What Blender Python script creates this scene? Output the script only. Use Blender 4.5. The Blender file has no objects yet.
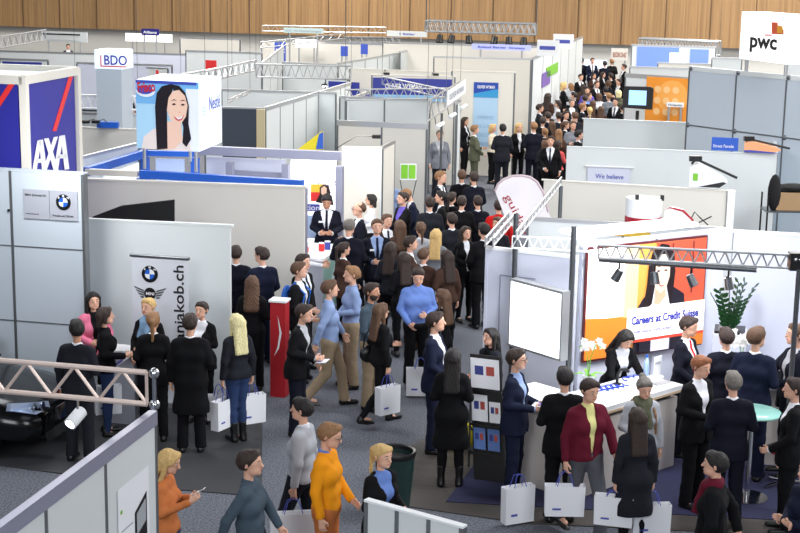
import bpy, math, random
import numpy as np
from mathutils import Vector, Matrix
random.seed(7)
SC = bpy.context.scene
COL = SC.collection
PI = math.pi
# ------------------------------------------------------------------ camera
H, F = 6.25, 1500.0
TH = math.atan(314/F); RO = math.radians(1.0)
fwd = Vector((0, math.cos(TH), -math.sin(TH)))
up0 = Vector((0, math.sin(TH), math.cos(TH))); rt0 = Vector((1, 0, 0))
rt = rt0*math.cos(RO)+up0*math.sin(RO); up = up0*math.cos(RO)-rt0*math.sin(RO)
cam = bpy.data.cameras.new('camera'); camo = bpy.data.objects.new('camera', cam); COL.objects.link(camo)
camo.matrix_world = Matrix(((rt.x, up.x, -fwd.x, 0), (rt.y, up.y, -fwd.y, 0), (rt.z, up.z, -fwd.z, H), (0, 0, 0, 1)))
cam.sensor_width = 36; cam.lens = 36*F/800; cam.clip_end = 500
SC.camera = camo
def ray(px, py): return fwd+rt*((px-400)/F)+up*((266.5-py)/F)
def at_z(px, py, z):
    r = ray(px, py); t = (z-H)/r.z
    return Vector((r.x*t, r.y*t, z))
def at_y(px, py, Y):
    r = ray(px, py); t = Y/r.y
    return Vector((r.x*t, Y, H+r.z*t))
def far_y(px, py, Y): return at_y(px, py, Y if Y <= 30 else 30+(Y-30)*.58)
# ------------------------------------------------------------------ materials
MATS = {}
def mat(name, col, rough=.6, metal=0, emit=0, noise=0, nscale=20, alpha=None, bump=0):
    if name in MATS: return MATS[name]
    m = bpy.data.materials.new(name); m.use_nodes = True
    nt = m.node_tree; b = nt.nodes['Principled BSDF']
    c = tuple(col)+(1,)
    b.inputs['Base Color'].default_value = c
    b.inputs['Roughness'].default_value = rough; b.inputs['Metallic'].default_value = metal
    if emit:
        b.inputs['Emission Color'].default_value = c; b.inputs['Emission Strength'].default_value = emit
    if noise or bump:
        tc = nt.nodes.new('ShaderNodeTexCoord'); n = nt.nodes.new('ShaderNodeTexNoise'); n.inputs['Scale'].default_value = nscale
        n.inputs['Detail'].default_value = 4
        nt.links.new(tc.outputs['Object'], n.inputs['Vector'])
        if noise:
            r = nt.nodes.new('ShaderNodeMix'); r.data_type = 'RGBA'
            r.inputs[6].default_value = tuple(max(0, x*(1-noise)) for x in col)+(1,)
            r.inputs[7].default_value = tuple(min(1, x*(1+noise)) for x in col)+(1,)
            nt.links.new(n.outputs['Fac'], r.inputs[0]); nt.links.new(r.outputs[2], b.inputs['Base Color'])
        if bump:
            bp = nt.nodes.new('ShaderNodeBump'); bp.inputs['Strength'].default_value = bump; bp.inputs['Distance'].default_value = .01
            nt.links.new(n.outputs['Fac'], bp.inputs['Height']); nt.links.new(bp.outputs['Normal'], b.inputs['Normal'])
    if alpha is not None:
        b.inputs['Alpha'].default_value = alpha
    MATS[name] = m; return m
def srgb(r, g, b):
    f = lambda c: (c/255/12.92) if c/255 <= .04045 else ((c/255+.055)/1.055)**2.4
    return (f(r), f(g), f(b))
M = dict(
 panel=mat('partition panel', srgb(214, 219, 219), .55, noise=.015, nscale=1.5),
 cream=mat('cream panel', srgb(222, 218, 208), .6, noise=.015, nscale=1.5),
 lilac=mat('cool white panel', srgb(206, 210, 226), .55, noise=.01, nscale=1.5),
 grey=mat('grey board', srgb(168, 171, 182), .5),
 bmwp=mat('blue grey panel', srgb(192, 202, 212), .5, noise=.01, nscale=1.5),
 alu=mat('brushed aluminium', srgb(190, 192, 194), .35, .7),
 rail=mat('lavender grey rail', srgb(150, 152, 172), .4, .3),
 seam=mat('grey aluminium seam', srgb(120, 124, 128), .4, .6),
 warm=mat('warm aluminium truss', srgb(225, 205, 195), .4, .35),
 steel=mat('dark steel tube', srgb(110, 114, 118), .35, .8),
 white=mat('white lacquer', srgb(236, 238, 240), .4),
 black=mat('black plastic', srgb(14, 14, 16), .4),
 blackm=mat('matt black cloth', srgb(14, 14, 16), .9),
 navy=mat('navy print', srgb(38, 36, 120), .5),
 axa=mat('royal blue panel', srgb(44, 44, 150), .45),
 red=mat('red print', srgb(232, 50, 48), .5),
 dred=mat('dark red trim', srgb(160, 20, 40), .5),
 orange=mat('orange print', srgb(240, 150, 50), .5),
 yellow=mat('yellow print', srgb(240, 220, 30), .5),
 green=mat('green print', srgb(120, 190, 40), .5),
 blue=mat('bright blue beam', srgb(30, 95, 200), .4),
 text=mat('black lettering', srgb(20, 20, 24), .6),
 textb=mat('blue lettering', srgb(70, 80, 170), .6),
 textw=mat('white lettering', srgb(245, 245, 248), .5),
 chrome=mat('chrome', srgb(210, 212, 215), .12, 1),
 paper=mat('white paper', srgb(235, 236, 240), .7),
 skin=mat('light skin', srgb(222, 172, 146), .55, noise=.04, nscale=30),
 skin2=mat('tan skin', srgb(196, 142, 112), .55, noise=.04, nscale=30),
 eye=mat('eye', srgb(40, 30, 26), .2),
 lip=mat('lips', srgb(190, 95, 90), .5),
 glassg=mat('teal tabletop glass', srgb(140, 190, 180), .08),
 screen=mat('dark grey display board', srgb(58, 66, 78), .5),
 beige=mat('beige wood edge', srgb(205, 190, 150), .6),
 leaf=mat('dark green leaf', srgb(28, 72, 34), .35, noise=.3, nscale=8),
 leafl=mat('fresh green leaf', srgb(110, 175, 50), .4),
 petal=mat('white orchid petal', srgb(240, 238, 236), .5),
 card=mat('brown cardboard', srgb(160, 130, 95), .8, noise=.05),
)
# ------------------------------------------------------------------ object helpers
ORG = {}
def tag(o, label=None, cat=None, group=None, kind=None):
    if label: o['label'] = label
    if cat: o['category'] = cat
    if group: o['group'] = group
    if kind: o['kind'] = kind
    return o
def thing(name, loc, label, cat, group=None):
    o = bpy.data.objects.new(name, None); COL.objects.link(o)
    o.empty_display_size = .2; o.location = loc
    ORG[o.name] = Vector(loc)
    return tag(o, label, cat, group)
class MB:
    def __init__(s): s.v = []; s.f = []; s.mi = []; s.sm = []; s.cm = 0
    def add(s, vs, fs, smooth=False):
        n = len(s.v); s.v += [tuple(v) for v in vs]; s.f += [tuple(i+n for i in f) for f in fs]
        s.mi += [s.cm]*len(fs); s.sm += [smooth]*len(fs); return s
    def box(s, c, d, fr=None):
        X, Y, Z = d[0]/2, d[1]/2, d[2]/2
        vs = [Vector((x, y, z)) for z in (-Z, Z) for y in (-Y, Y) for x in (-X, X)]
        if fr: vs = [fr @ v for v in vs]
        c = Vector(c); vs = [v+c for v in vs]
        return s.add(vs, [(0, 2, 3, 1), (4, 5, 7, 6), (0, 1, 5, 4), (2, 6, 7, 3), (0, 4, 6, 2), (1, 3, 7, 5)])
    def slab(s, A, B, z0, z1, t, side=0):
        # upright slab between ground points A,B, thickness t centred (side=0)
        A = Vector((A[0], A[1], 0)); B = Vector((B[0], B[1], 0)); d = (B-A).normalized(); n = Vector((d.y, -d.x, 0))
        a = n*(t/2+side); b = n*(-t/2+side)
        vs = [p+Vector((0, 0, z)) for z in (z0, z1) for p in (A+a, B+a, B+b, A+b)]
        return s.add(vs, [(0, 1, 2, 3)[::-1], (4, 5, 6, 7), (0, 1, 5, 4), (1, 2, 6, 5), (2, 3, 7, 6), (3, 0, 4, 7)])
    def tube(s, pts, r, n=8, cap=True, r2=None):
        pts = [Vector(p) for p in pts]; rings = []
        pv = None
        for i, p in enumerate(pts):
            d = (pts[min(i+1, len(pts)-1)]-pts[max(i-1, 0)])
            if d.length < 1e-9: d = Vector((0, 0, 1))
            d.normalize()
            if pv is None:
                a = Vector((0, 0, 1)) if abs(d.z) < .9 else Vector((1, 0, 0)); u = d.cross(a).normalized()
            else:
                u = (pv-d*pv.dot(d)).normalized()
            pv = u; w = d.cross(u)
            rr = r if r2 is None else r+(r2-r)*i/(len(pts)-1)
            rings.append([p+(u*math.cos(2*PI*k/n)+w*math.sin(2*PI*k/n))*rr for k in range(n)])
        vs = [v for R in rings for v in R]; fs = []
        for i in range(len(rings)-1):
            for k in range(n):
                fs.append((i*n+k, i*n+(k+1) % n, (i+1)*n+(k+1) % n, (i+1)*n+k))
        if cap: fs.append(tuple(range(n))[::-1]); fs.append(tuple((len(rings)-1)*n+k for k in range(n)))
        return s.add(vs, fs, True)
    def lathe(s, prof, c, n=24, fr=None, capb=True, capt=True):
        vs = []; fs = []; c = Vector(c)
        for r, z in prof:
            for k in range(n):
                v = Vector((r*math.cos(2*PI*k/n), r*math.sin(2*PI*k/n), z))
                if fr: v = fr @ v
                vs.append(v+c)
        for i in range(len(prof)-1):
            for k in range(n): fs.append((i*n+k, i*n+(k+1) % n, (i+1)*n+(k+1) % n, (i+1)*n+k))
        if capb: fs.append(tuple(range(n))[::-1])
        if capt: fs.append(tuple((len(prof)-1)*n+k for k in range(n)))
        return s.add(vs, fs, True)
    def ball(s, c, r, n=12, sx=1, sy=1, sz=1, fr=None):
        prof = [(max(1e-4, r*math.sin(PI*i/(n//2+1))), -r*math.cos(PI*i/(n//2+1))) for i in range(n//2+2)]
        c = Vector(c); q = len(s.v)
        s.lathe(prof, (0, 0, 0), n)
        for i in range(q, len(s.v)):
            v = Vector((s.v[i][0]*sx, s.v[i][1]*sy, s.v[i][2]*sz))
            if fr: v = fr @ v
            s.v[i] = tuple(v+c)
        return s
    def prism(s, pts, n, t):
        pts = [Vector(p) for p in pts]; n = Vector(n)*t; k = len(pts)
        return s.add(pts+[p+n for p in pts], [tuple(range(k))[::-1], tuple(range(k, 2*k))]+[(i, (i+1) % k, (i+1) % k+k, i+k) for i in range(k)])
    def build(s, name, m, parent=None, label=None, cat=None, group=None, kind=None, local=False, loc=None, bevel=0):
        me = bpy.data.meshes.new(name)
        off = Vector((0, 0, 0))
        if parent is not None and not local: off = ORG[parent.name]
        if parent is None and loc is not None: off = Vector(loc)
        me.from_pydata([(v[0]-off.x, v[1]-off.y, v[2]-off.z) for v in s.v], [], s.f)
        for mm in (m if isinstance(m, (list, tuple)) else [m]): me.materials.append(mm)
        me.polygons.foreach_set('material_index', s.mi); me.polygons.foreach_set('use_smooth', s.sm)
        o = bpy.data.objects.new(name, me); COL.objects.link(o)
        if parent is not None:
            o.parent = parent; ORG[o.name] = ORG.get(parent.name, Vector((0, 0, 0)))
        else:
            o.location = off; ORG[o.name] = off
        if any(s.sm):
            try: me.set_sharp_from_angle(angle=.7)
            except Exception: pass
        if bevel:
            bm = o.modifiers.new('bevel', 'BEVEL'); bm.width = bevel; bm.segments = 2; bm.limit_method = 'ANGLE'
        return tag(o, label, cat, group, kind)
# frames: origin, u (viewer's right), v up, n toward viewer
class Fr:
    def __init__(s, o, u, v=(0, 0, 1)):
        s.o = Vector(o); s.u = Vector(u).normalized(); s.v = Vector(v).normalized(); s.n = s.u.cross(s.v).normalized()
    def p(s, x, y, d=0): return s.o+s.u*x+s.v*y+s.n*d
def poly(name, fr, pts, m, parent, d=.002, t=.003, label=None):
    b = MB(); b.prism([fr.p(x, y, d) for x, y in pts], fr.n, t); return b.build(name, m, parent, label)
def rect(x, y, w, h): return [(x, y), (x+w, y), (x+w, y+h), (x, y+h)]
def circ(x, y, r, n=28, a0=0, a1=2*PI, sy=1):
    return [(x+r*math.cos(a0+(a1-a0)*i/n), y+r*sy*math.sin(a0+(a1-a0)*i/n)) for i in range(n+(0 if a1-a0 > 6.2 else 1))]
def text(fr, s, x, y, size, m, parent, d=.006, width=None, rot=0, shear=0, bold=0, label=None, align='LEFT'):
    cu = bpy.data.curves.new('lettering', 'FONT'); cu.body = s; cu.size = size; cu.extrude = .0015; cu.shear = shear; cu.offset = bold*size
    cu.align_x = align; cu.resolution_u = 3
    to = bpy.data.objects.new('lettering', cu); COL.objects.link(to)
    dg = bpy.context.evaluated_depsgraph_get(); dg.update()
    me = bpy.data.meshes.new_from_object(to.evaluated_get(dg)); bpy.data.objects.remove(to)
    xs = [v.co.x for v in me.vertices]
    sx = 1
    if width and xs: sx = width/max(1e-6, max(xs)-min(xs))
    off = ORG[parent.name]; c, sn = math.cos(rot), math.sin(rot)
    for v in me.vertices:
        a, b2 = v.co.x*sx, v.co.y
        a, b2 = a*c-b2*sn, a*sn+b2*c
        v.co = fr.p(x+a, y+b2, d+v.co.z)-off
    me.materials.clear(); me.materials.append(m)
    o = bpy.data.objects.new('lettering', me); COL.objects.link(o); o.parent = parent; ORG[o.name] = off
    if label: o['label'] = label
    return o
def gxy(px, py, z):
    p = at_z(px, py, z); return Vector((p.x, p.y, 0))
def px_on(f, px, py):   # pixel -> frame coordinates on the frame's plane
    r = ray(px, py); o = Vector((0, 0, H)); t = (f.o-o).dot(f.n)/r.dot(f.n); q = o+r*t-f.o; return (q.dot(f.u), q.dot(f.v))
def pq(f, pts): return [px_on(f, *p) for p in pts]
# ------------------------------------------------------------------ figures: capsules blended into one surface, then meshed
def smin(a, b, k):
    h = np.clip(.5+.5*(b-a)/k, 0, 1); return b+(a-b)*h-k*h*(1-h)
class Field:
    def __init__(s, xs, ys, zs):
        s.xs, s.ys, s.zs = xs, ys, zs
        s.f = np.full((len(xs), len(ys), len(zs)), .2, np.float32)
    def grid(s): return np.meshgrid(s.xs, s.ys, s.zs, indexing='ij', sparse=True)
    def sub(s, lo, hi):
        r = []
        for c, a, b in ((s.xs, lo[0], hi[0]), (s.ys, lo[1], hi[1]), (s.zs, lo[2], hi[2])):
            i, j = np.searchsorted(c, a), np.searchsorted(c, b); r.append(slice(max(0, i-1), min(len(c), j+1)))
        return tuple(r)
    def cap(s, a, b, ra, rb, k=.03, cutend=False, subtract=False):
        a = np.array(a, float); b = np.array(b, float); m = max(ra, rb)+max(.06, 2*k)
        sl = s.sub(np.minimum(a, b)-m, np.maximum(a, b)+m)
        if any(q.stop-q.start < 2 for q in sl): return
        X = s.xs[sl[0]][:, None, None]-a[0]; Y = s.ys[sl[1]][None, :, None]-a[1]; Z = s.zs[sl[2]][None, None, :]-a[2]
        d = b-a; L2 = max(1e-9, d@d); tr = (X*d[0]+Y*d[1]+Z*d[2])/L2; t = np.clip(tr, 0, 1)
        dist = np.sqrt((X-t*d[0])**2+(Y-t*d[1])**2+(Z-t*d[2])**2)-(ra+(rb-ra)*t)
        if cutend: dist = np.maximum(dist, (tr-1)*math.sqrt(L2))
        F0 = s.f[sl]
        if subtract: s.f[sl] = np.maximum(F0, -dist)
        else: s.f[sl] = smin(F0, dist.astype(np.float32), k)
    def mesh(s):
        f = s.f; ins = f < 0
        nx, ny, nz = f.shape
        c = ins[:-1, :-1, :-1].astype(np.int8)
        for dx in (0, 1):
            for dy in (0, 1):
                for dz in (0, 1):
                    if dx+dy+dz: c = c+ins[dx:nx-1+dx, dy:ny-1+dy, dz:nz-1+dz]
        act = (c > 0) & (c < 8); I = np.argwhere(act)
        if len(I) == 0: return np.zeros((0, 3)), np.zeros((0, 4), int)
        idx = np.full(act.shape, -1, np.int32); idx[act] = np.arange(len(I))
        acc = np.zeros((len(I), 3)); cnt = np.zeros(len(I))
        cs = [s.xs, s.ys, s.zs]
        for ax in range(3):
            o1, o2 = [q for q in range(3) if q != ax]
            for p in (0, 1):
                for q in (0, 1):
                    A = I.copy(); A[:, o1] += p; A[:, o2] += q; B = A.copy(); B[:, ax] += 1
                    fa = f[A[:, 0], A[:, 1], A[:, 2]]; fb = f[B[:, 0], B[:, 1], B[:, 2]]
                    w = (fa < 0) != (fb < 0); t = np.where(w, fa/np.where(w, fa-fb, 1), 0)
                    P = np.stack([cs[k][A[:, k]] for k in range(3)], 1); Q = np.stack([cs[k][B[:, k]] for k in range(3)], 1)
                    acc += np.where(w[:, None], P+(Q-P)*t[:, None], 0); cnt += w
        V = acc/cnt[:, None]; quads = []
        for ax in range(3):
            o1, o2 = [q for q in range(3) if q != ax]
            sl0 = [slice(None)]*3; sl1 = [slice(None)]*3; sl0[ax] = slice(0, -1); sl1[ax] = slice(1, None)
            ch = ins[tuple(sl0)] != ins[tuple(sl1)]
            E = np.argwhere(ch); E = E[(E[:, o1] > 0) & (E[:, o2] > 0) & (E[:, o1] < f.shape[o1]-1) & (E[:, o2] < f.shape[o2]-1)]
            if not len(E): continue
            def g(p, q):
                C = E.copy(); C[:, o1] -= p; C[:, o2] -= q; return idx[C[:, 0], C[:, 1], C[:, 2]]
            Q = np.stack([g(1, 1), g(0, 1), g(0, 0), g(1, 0)], 1)
            flip = ins[E[:, 0], E[:, 1], E[:, 2]]
            if ax == 1: flip = ~flip
            Q[~flip] = Q[~flip][:, ::-1]; quads.append(Q)
        return V, np.concatenate(quads)
def np_mesh(name, parts, mt, parent):
    vs, fs, n = [], [], 0
    for V, Q in parts:
        vs.append(V); fs.append(Q+n); n += len(V)
    V = np.concatenate(vs).astype(np.float32); Q = np.concatenate(fs).astype(np.int32)
    me = bpy.data.meshes.new(name); me.vertices.add(len(V)); me.vertices.foreach_set('co', V.ravel())
    me.loops.add(Q.size); me.loops.foreach_set('vertex_index', Q.ravel())
    me.polygons.add(len(Q)); me.polygons.foreach_set('loop_start', np.arange(0, Q.size, 4, dtype=np.int32))
    me.polygons.foreach_set('use_smooth', np.ones(len(Q), bool))
    me.update(calc_edges=True); me.validate()
    me.materials.append(mt)
    o = bpy.data.objects.new(name, me); COL.objects.link(o); o.parent = parent; ORG[o.name] = Vector((0, 0, 0))
    return o
def axis(lo, hi, h, fine=None):
    if not fine: return np.arange(lo, hi+h, h)
    a, b, fh = fine
    return np.concatenate([np.arange(lo, a, h), np.arange(a, b, fh), np.arange(b, hi+h, h)])

HAIRC = dict(black=srgb(26, 20, 20), dark=srgb(48, 34, 28), brown=srgb(88, 62, 44), light=srgb(140, 102, 68), blond=srgb(205, 170, 110), platinum=srgb(232, 210, 158), grey=srgb(110, 104, 98), red=srgb(140, 84, 52))
CLOTH = dict(black=srgb(17, 17, 20), char=srgb(33, 35, 42), navy=srgb(24, 29, 50), dnavy=srgb(20, 22, 34), white=srgb(228, 230, 236), lblue=srgb(140, 160, 200), blue=srgb(104, 132, 196),
  orange=srgb(236, 150, 24), burg=srgb(96, 24, 42), khaki=srgb(150, 132, 108), jean=srgb(44, 60, 96), gjean=srgb(84, 86, 92), pink=srgb(224, 120, 150), coral=srgb(226, 96, 96), red=srgb(196, 30, 30),
  teal=srgb(70, 84, 96), grey=srgb(120, 124, 132), lgrey=srgb(176, 178, 184), olive=srgb(92, 94, 76), rust=srgb(196, 116, 66), brown=srgb(70, 50, 42), yellow=srgb(226, 220, 150), purple=srgb(110, 96, 190), cream=srgb(210, 200, 180), scarf=srgb(120, 150, 180))
def hairm(c): return mat(c+' hair', HAIRC[c], .7, noise=.45, nscale=45, bump=.5)
def clm(c):
    new = c+' cloth' not in MATS; m = mat(c+' cloth', CLOTH[c], .85, noise=.12, nscale=9, bump=.25)
    if new: m.node_tree.nodes['Principled BSDF'].inputs['Specular IOR Level'].default_value = .15
    return m

def make_person(loc, a, h=1.76, fem=False, hair='dark', style='short', skin='skin', top='suit', tc='black', sc='white', tie=None, bc=None, bottom='trousers',
                arms=('down', 'down'), legs='stand', lean=0, yaw=0, nod=0, vox=.015, glasses=False, beard=False, tagc=False, scarf=None, shoe='black', face=True, curly=0, fat=0, label='', group=None, build=True):
    root = bpy.data.objects.new('person', None); COL.objects.link(root); root.empty_display_size = .3
    root.location = (loc[0], loc[1], 0); root.rotation_euler = (0, 0, math.radians(a)); ORG[root.name] = Vector((0, 0, 0))
    tag(root, label, 'person', group)
    S = h/1.78; bc = bc or tc
    la = math.radians(lean); cl, sl_ = math.cos(la), math.sin(la)
    def L(p):
        x, y, z = p
        if z > .95:
            dz = z-.95; y, z = y*cl-dz*sl_, .95+dz*cl+y*sl_
        return np.array((x, y, z))
    # head rotation about neck pivot
    piv = np.array((0, .01, 1.54)); ya, no = math.radians(yaw), math.radians(nod)
    Rz = np.array(((math.cos(ya), -math.sin(ya), 0), (math.sin(ya), math.cos(ya), 0), (0, 0, 1)))
    Rx = np.array(((1, 0, 0), (0, math.cos(no), -math.sin(no)), (0, math.sin(no), math.cos(no))))
    HR = Rz@Rx
    def Hd(p): return L(piv+HR@(np.array(p)-piv))
    def HdV(V):
        W = (V-piv)@HR.T+piv; dz = W[:, 2]-.95
        return np.stack([W[:, 0], W[:, 1]*cl-dz*sl_, .95+dz*cl+W[:, 1]*sl_], 1)
    sw = .87 if fem else 1.0; f = fat
    sx = .172*sw
    # arms
    def arm(kind, sd):
        P = dict(down=((.245, .03, 1.16), (.255, -.03, .91), (0, -.15, -1)), bag=((.235, .04, 1.15), (.25, 0, .90), (0, -.05, -1)),
                 hold=((.245, .03, 1.17), (.10, -.25, 1.12), (-.35, -.8, .15)), high=((.24, -.02, 1.18), (.08, -.27, 1.27), (-.4, -.6, .5)),
                 reach=((.225, -.14, 1.22), (.17, -.38, 1.17), (-.1, -1, -.1)), low=((.245, -.02, 1.16), (.12, -.22, .98), (-.4, -.8, -.25)),
                 fold=((.235, -.02, 1.17), (-.02, -.215, 1.17), (-1, .05, .1)), fold2=((.235, -.02, 1.19), (-.01, -.25, 1.20), (-1, .1, -.1)),
                 pocket=((.27, .07, 1.17), (.20, -.05, .95), (-.3, -.3, -1)), face=((.2, -.17, 1.2), (.07, -.19, 1.42), (-.2, 0, 1)),
                 back=((.25, .15, 1.18), (.24, .22, .95), (0, .2, -1)), fwd=((.235, -.1, 1.18), (.22, -.22, .98), (0, -.5, -1)), table=((.25, -.2, 1.2), (.22, -.36, 1.02), (-.1, -.8, -.5)))[kind]
        k = .9 if fem else 1
        e, w, d = [np.array(q, float) for q in P]
        for q in (e, w): q[0] *= k
        e[0] *= sd; w[0] *= sd; d[0] *= sd
        d = L(w+d*.1)-L(w)
        return L((sx*sd, .012, 1.402)), L(e), L(w), d/np.linalg.norm(d)
    AR = {sd: arm(arms[0] if sd > 0 else arms[1], sd) for sd in (1, -1)}
    if legs == 'stand': LG = {1: ((.09, 0, .93), (.10, -.015, .5), (.11, .02, .09), 0), -1: ((-.09, 0, .93), (-.10, -.02, .5), (-.115, .0, .09), 0)}
    elif legs == 'walk': LG = {1: ((.08, -.02, .93), (.085, -.17, .52), (.08, -.22, .09), 0), -1: ((-.08, .02, .93), (-.085, .06, .49), (-.08, .33, .17), .5)}
    elif legs == 'cross': LG = {1: ((.09, 0, .93), (.07, -.04, .5), (.02, -.04, .09), 0), -1: ((-.09, 0, .93), (-.07, .0, .5), (-.07, .06, .09), 0)}
    else: LG = {1: ((.08, 0, .93), (.07, -.03, .5), (.065, .01, .09), 0), -1: ((-.08, 0, .93), (-.07, -.01, .5), (-.065, .02, .09), 0)}
    kt = .94 if fem else 1
    ch = dict(pel=(.07, (.108 if not fem else .112)+f*.3), bel=(.060 if not fem else .04, (.107 if not fem else .085)+f), chs=(.085*sw, (.112 if not fem else .1)+f*.5), sh=(.125*sw, .056))
    def torso(Fd, o, k=.06, neck=None, low=.95):
        for (x, r), (y, z) in ((ch['pel'], (0, low)), (ch['bel'], (-f*.5, 1.1)), (ch['chs'], (0, 1.27)), (ch['sh'], (.012, 1.405))):
            Fd.cap(L((-x, y, z)), L((x, y, z)), r+o, r+o, k)
        Fd.cap(L((-.03, .015, 1.44)), L((.03, .015, 1.44)), .05+o, .05+o, .05)
        if fem:
            for sd in (1, -1): Fd.cap(L((sd*.07, -.07, 1.27)), L((sd*.07, -.075, 1.275)), .055+o, .05+o, .04)
        if neck is not None: Fd.cap(L((0, .02, 1.42)), L((0, .01, neck)), .054*(.88 if fem else 1)+o*.6, .05*(.88 if fem else 1)+o*.5, .03, cutend=True)
    def limbs(Fd, o, k=.016):
        for sd in (1, -1):
            s_, e, w, d = AR[sd]
            Fd.cap(s_, e, .052*kt+o, .041*kt+o, k+.008)
            Fd.cap(e, w+(d*.0), .041*kt+o, .030*kt+o, k, cutend=(o > 0))
    def legs_(Fd, o, k=.035, cut=False, flare=0):
        for sd in (1, -1):
            hp, kn, an, _ = [np.array(q, float) if i < 3 else q for i, q in enumerate(LG[sd])]
            Fd.cap(hp, kn, .088+o, .056+o, k); 
            if cut: Fd.cap(kn, an+(an-kn)*.06, .056+o, .046+o+flare, k, cutend=True)
            else: Fd.cap(kn, an, .054+o, .036+o, k); Fd.cap(kn+(an-kn)*.25+np.array((0, .02, 0)), kn+(an-kn)*.5+np.array((0, .015, 0)), .048+o, .04+o, k)
    # extents
    P = [q for sd in (1, -1) for q in AR[sd][:3]]+[Hd((0, -.12, 1.78)), Hd((0, .12, 1.55))]+[np.array(LG[sd][i]) for sd in (1, -1) for i in range(3)]
    lo = np.min(P, 0)-.2; hi = np.max(P, 0)+.2; lo[2] = 0; hi[2] = max(1.8, hi[2]-.08)
    hc = Hd((0, -.01, 1.67)); fh = min(vox, max(.0075, vox*.55))
    body = Field(axis(lo[0], hi[0], vox, (hc[0]-.11, hc[0]+.11, fh)), axis(lo[1], hi[1], vox, (hc[1]-.15, hc[1]+.13, fh)), axis(-.02, 1.9, vox, (hc[2]-.17, hc[2]+.15, fh)))
    torso(body, -.012, neck=1.6); limbs(body, -.004); legs_(body, -.006)
    for sd in (1, -1):
        an = np.array(LG[sd][2]); body.cap(an+(0, .01, -.03), an+(0, -.13, -.055), .036, .026, .03)
    hk = .97 if fem else 1
    def hcap(Fd, a_, b_, ra, rb, k=.02, **kw): Fd.cap(Hd(a_), Hd(b_), ra*hk, rb*hk, k, **kw)
    hcap(body, (0, .025, 1.685), (0, -.015, 1.688), .086, .083)
    hcap(body, (0, -.03, 1.65), (0, -.035, 1.62), .066, .058, .03)
    hcap(body, (-.018, -.045, 1.595), (.018, -.045, 1.595), .045, .045, .03)
    hcap(body, (0, -.078, 1.572), (0, -.08, 1.572), .022, .022, .02)
    hcap(body, (0, -.096, 1.672), (0, -.116, 1.637), .009, .0145, .01)
    hcap(body, (-.034, -.078, 1.69), (.034, -.078, 1.69), .014, .014, .012)
    for sd in (1, -1):
        hcap(body, (sd*.031, -.105, 1.668), (sd*.031, -.104, 1.666), .014, .014, .01, subtract=True)
        hcap(body, (sd*.08, .012, 1.665), (sd*.078, .016, 1.635), .016, .011, .008)
    hcap(body, (-.018, -.094, 1.607), (.018, -.094, 1.607), .008, .008, .01)
    parts = [body.mesh()]
    # hands
    hv = .006 if vox < .02 else .009
    for sd in (1, -1):
        s_, e, w, d = AR[sd]; fa = (w-e)/np.linalg.norm(w-e)
        side = np.cross(d, (0, 0, 1) if abs(d[2]) < .75 else (0, -1, 0)); side /= np.linalg.norm(side); nn = np.cross(side, d)
        # side = across the palm; thumb toward the front/up
        if abs(d[2]) > .75:
            side = np.array((0, -1., 0)); side -= d*(side@d); side /= np.linalg.norm(side); nn = np.array((-sd, 0, 0.))
        else:
            side = np.array((0, 0, 1.)); side -= d*(side@d); side /= np.linalg.norm(side); nn = np.cross(side, d)
            if nn@np.array((-sd, 0, 0)) < 0 and kind_in(arms, sd): nn = -nn
        hs = .92 if fem else 1
        c0 = w+d*.09
        Fh = Field(axis(c0[0]-.14, c0[0]+.14, hv), axis(c0[1]-.14, c0[1]+.14, hv), axis(c0[2]-.14, c0[2]+.14, hv))
        Fh.cap(w-fa*.03, w+d*.02, .026*kt, .024*kt, .015)
        for q in (-1.2, -.4, .4, 1.2):
            Fh.cap(w+d*.02+side*q*.012*hs, w+d*.085*hs+side*q*.018*hs, .016, .0135, .012)
        for q, ln in ((-1.5, .055), (-.5, .072), (.5, .078), (1.5, .07)):
            b0 = w+d*.088*hs+side*q*.0175*hs; l1 = ln*.5*hs
            d1 = d*.88+nn*.47; b1 = b0+d1*l1; d2 = d*.35+nn*.93; b2 = b1+d2*l1*.95
            Fh.cap(b0-d*.01, b1, .0095, .0088, .003); Fh.cap(b1, b2, .0088, .0075, .003)
        t0 = w+d*.025+side*.024*hs; t1 = t0+(d*.6+side*.6+nn*.4)*.042*hs; t2 = t1+(d*.9+nn*.35)*.032*hs
        Fh.cap(t0, t1, .014, .012, .008); Fh.cap(t1, t2, .0115, .009, .004)
        parts.append(Fh.mesh())
    bo = np_mesh('body', parts, M[skin], root); body_parts = [bo]
    R_ = {}
    def garment(name, fn, mt, x=None, z0=0, z1=1.6, v=vox, pad=0, label=None):
        g = Field(axis(lo[0]-pad, hi[0]+pad, v), axis(lo[1]-pad, hi[1]+pad, v), axis(z0, z1, v)); fn(g)
        m_ = g.mesh()
        if len(m_[0]) == 0: return None
        o = np_mesh(name, [m_], mt, root); R_[name] = o
        if label: o['label'] = label
        return o
    def invL(Fd):
        X, Y, Z = Fd.grid(); dz = Z-.95; up_ = dz > 0
        z2 = .95+dz*cl-Y*sl_; y2 = Y*cl+dz*sl_
        return X, np.where(up_, y2, Y), np.where(up_, z2, Z)
    def cutz(Fd, zmin=None, zmax=None):
        X, Y, Z = invL(Fd)
        if zmin is not None: Fd.f = np.maximum(Fd.f, zmin-Z)
        if zmax is not None: Fd.f = np.maximum(Fd.f, Z-zmax)
    topmax = L((0, 0, 1.55))[2]+.05
    wr = np.sin  # folds
    def folds(Fd, amp):
        X, Y, Z = Fd.grid(); Fd.f = Fd.f+(amp*np.sin(Z*38+X*21+3*np.sin(Y*17))*np.sin(X*26+Z*9)).astype(np.float32)
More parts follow.
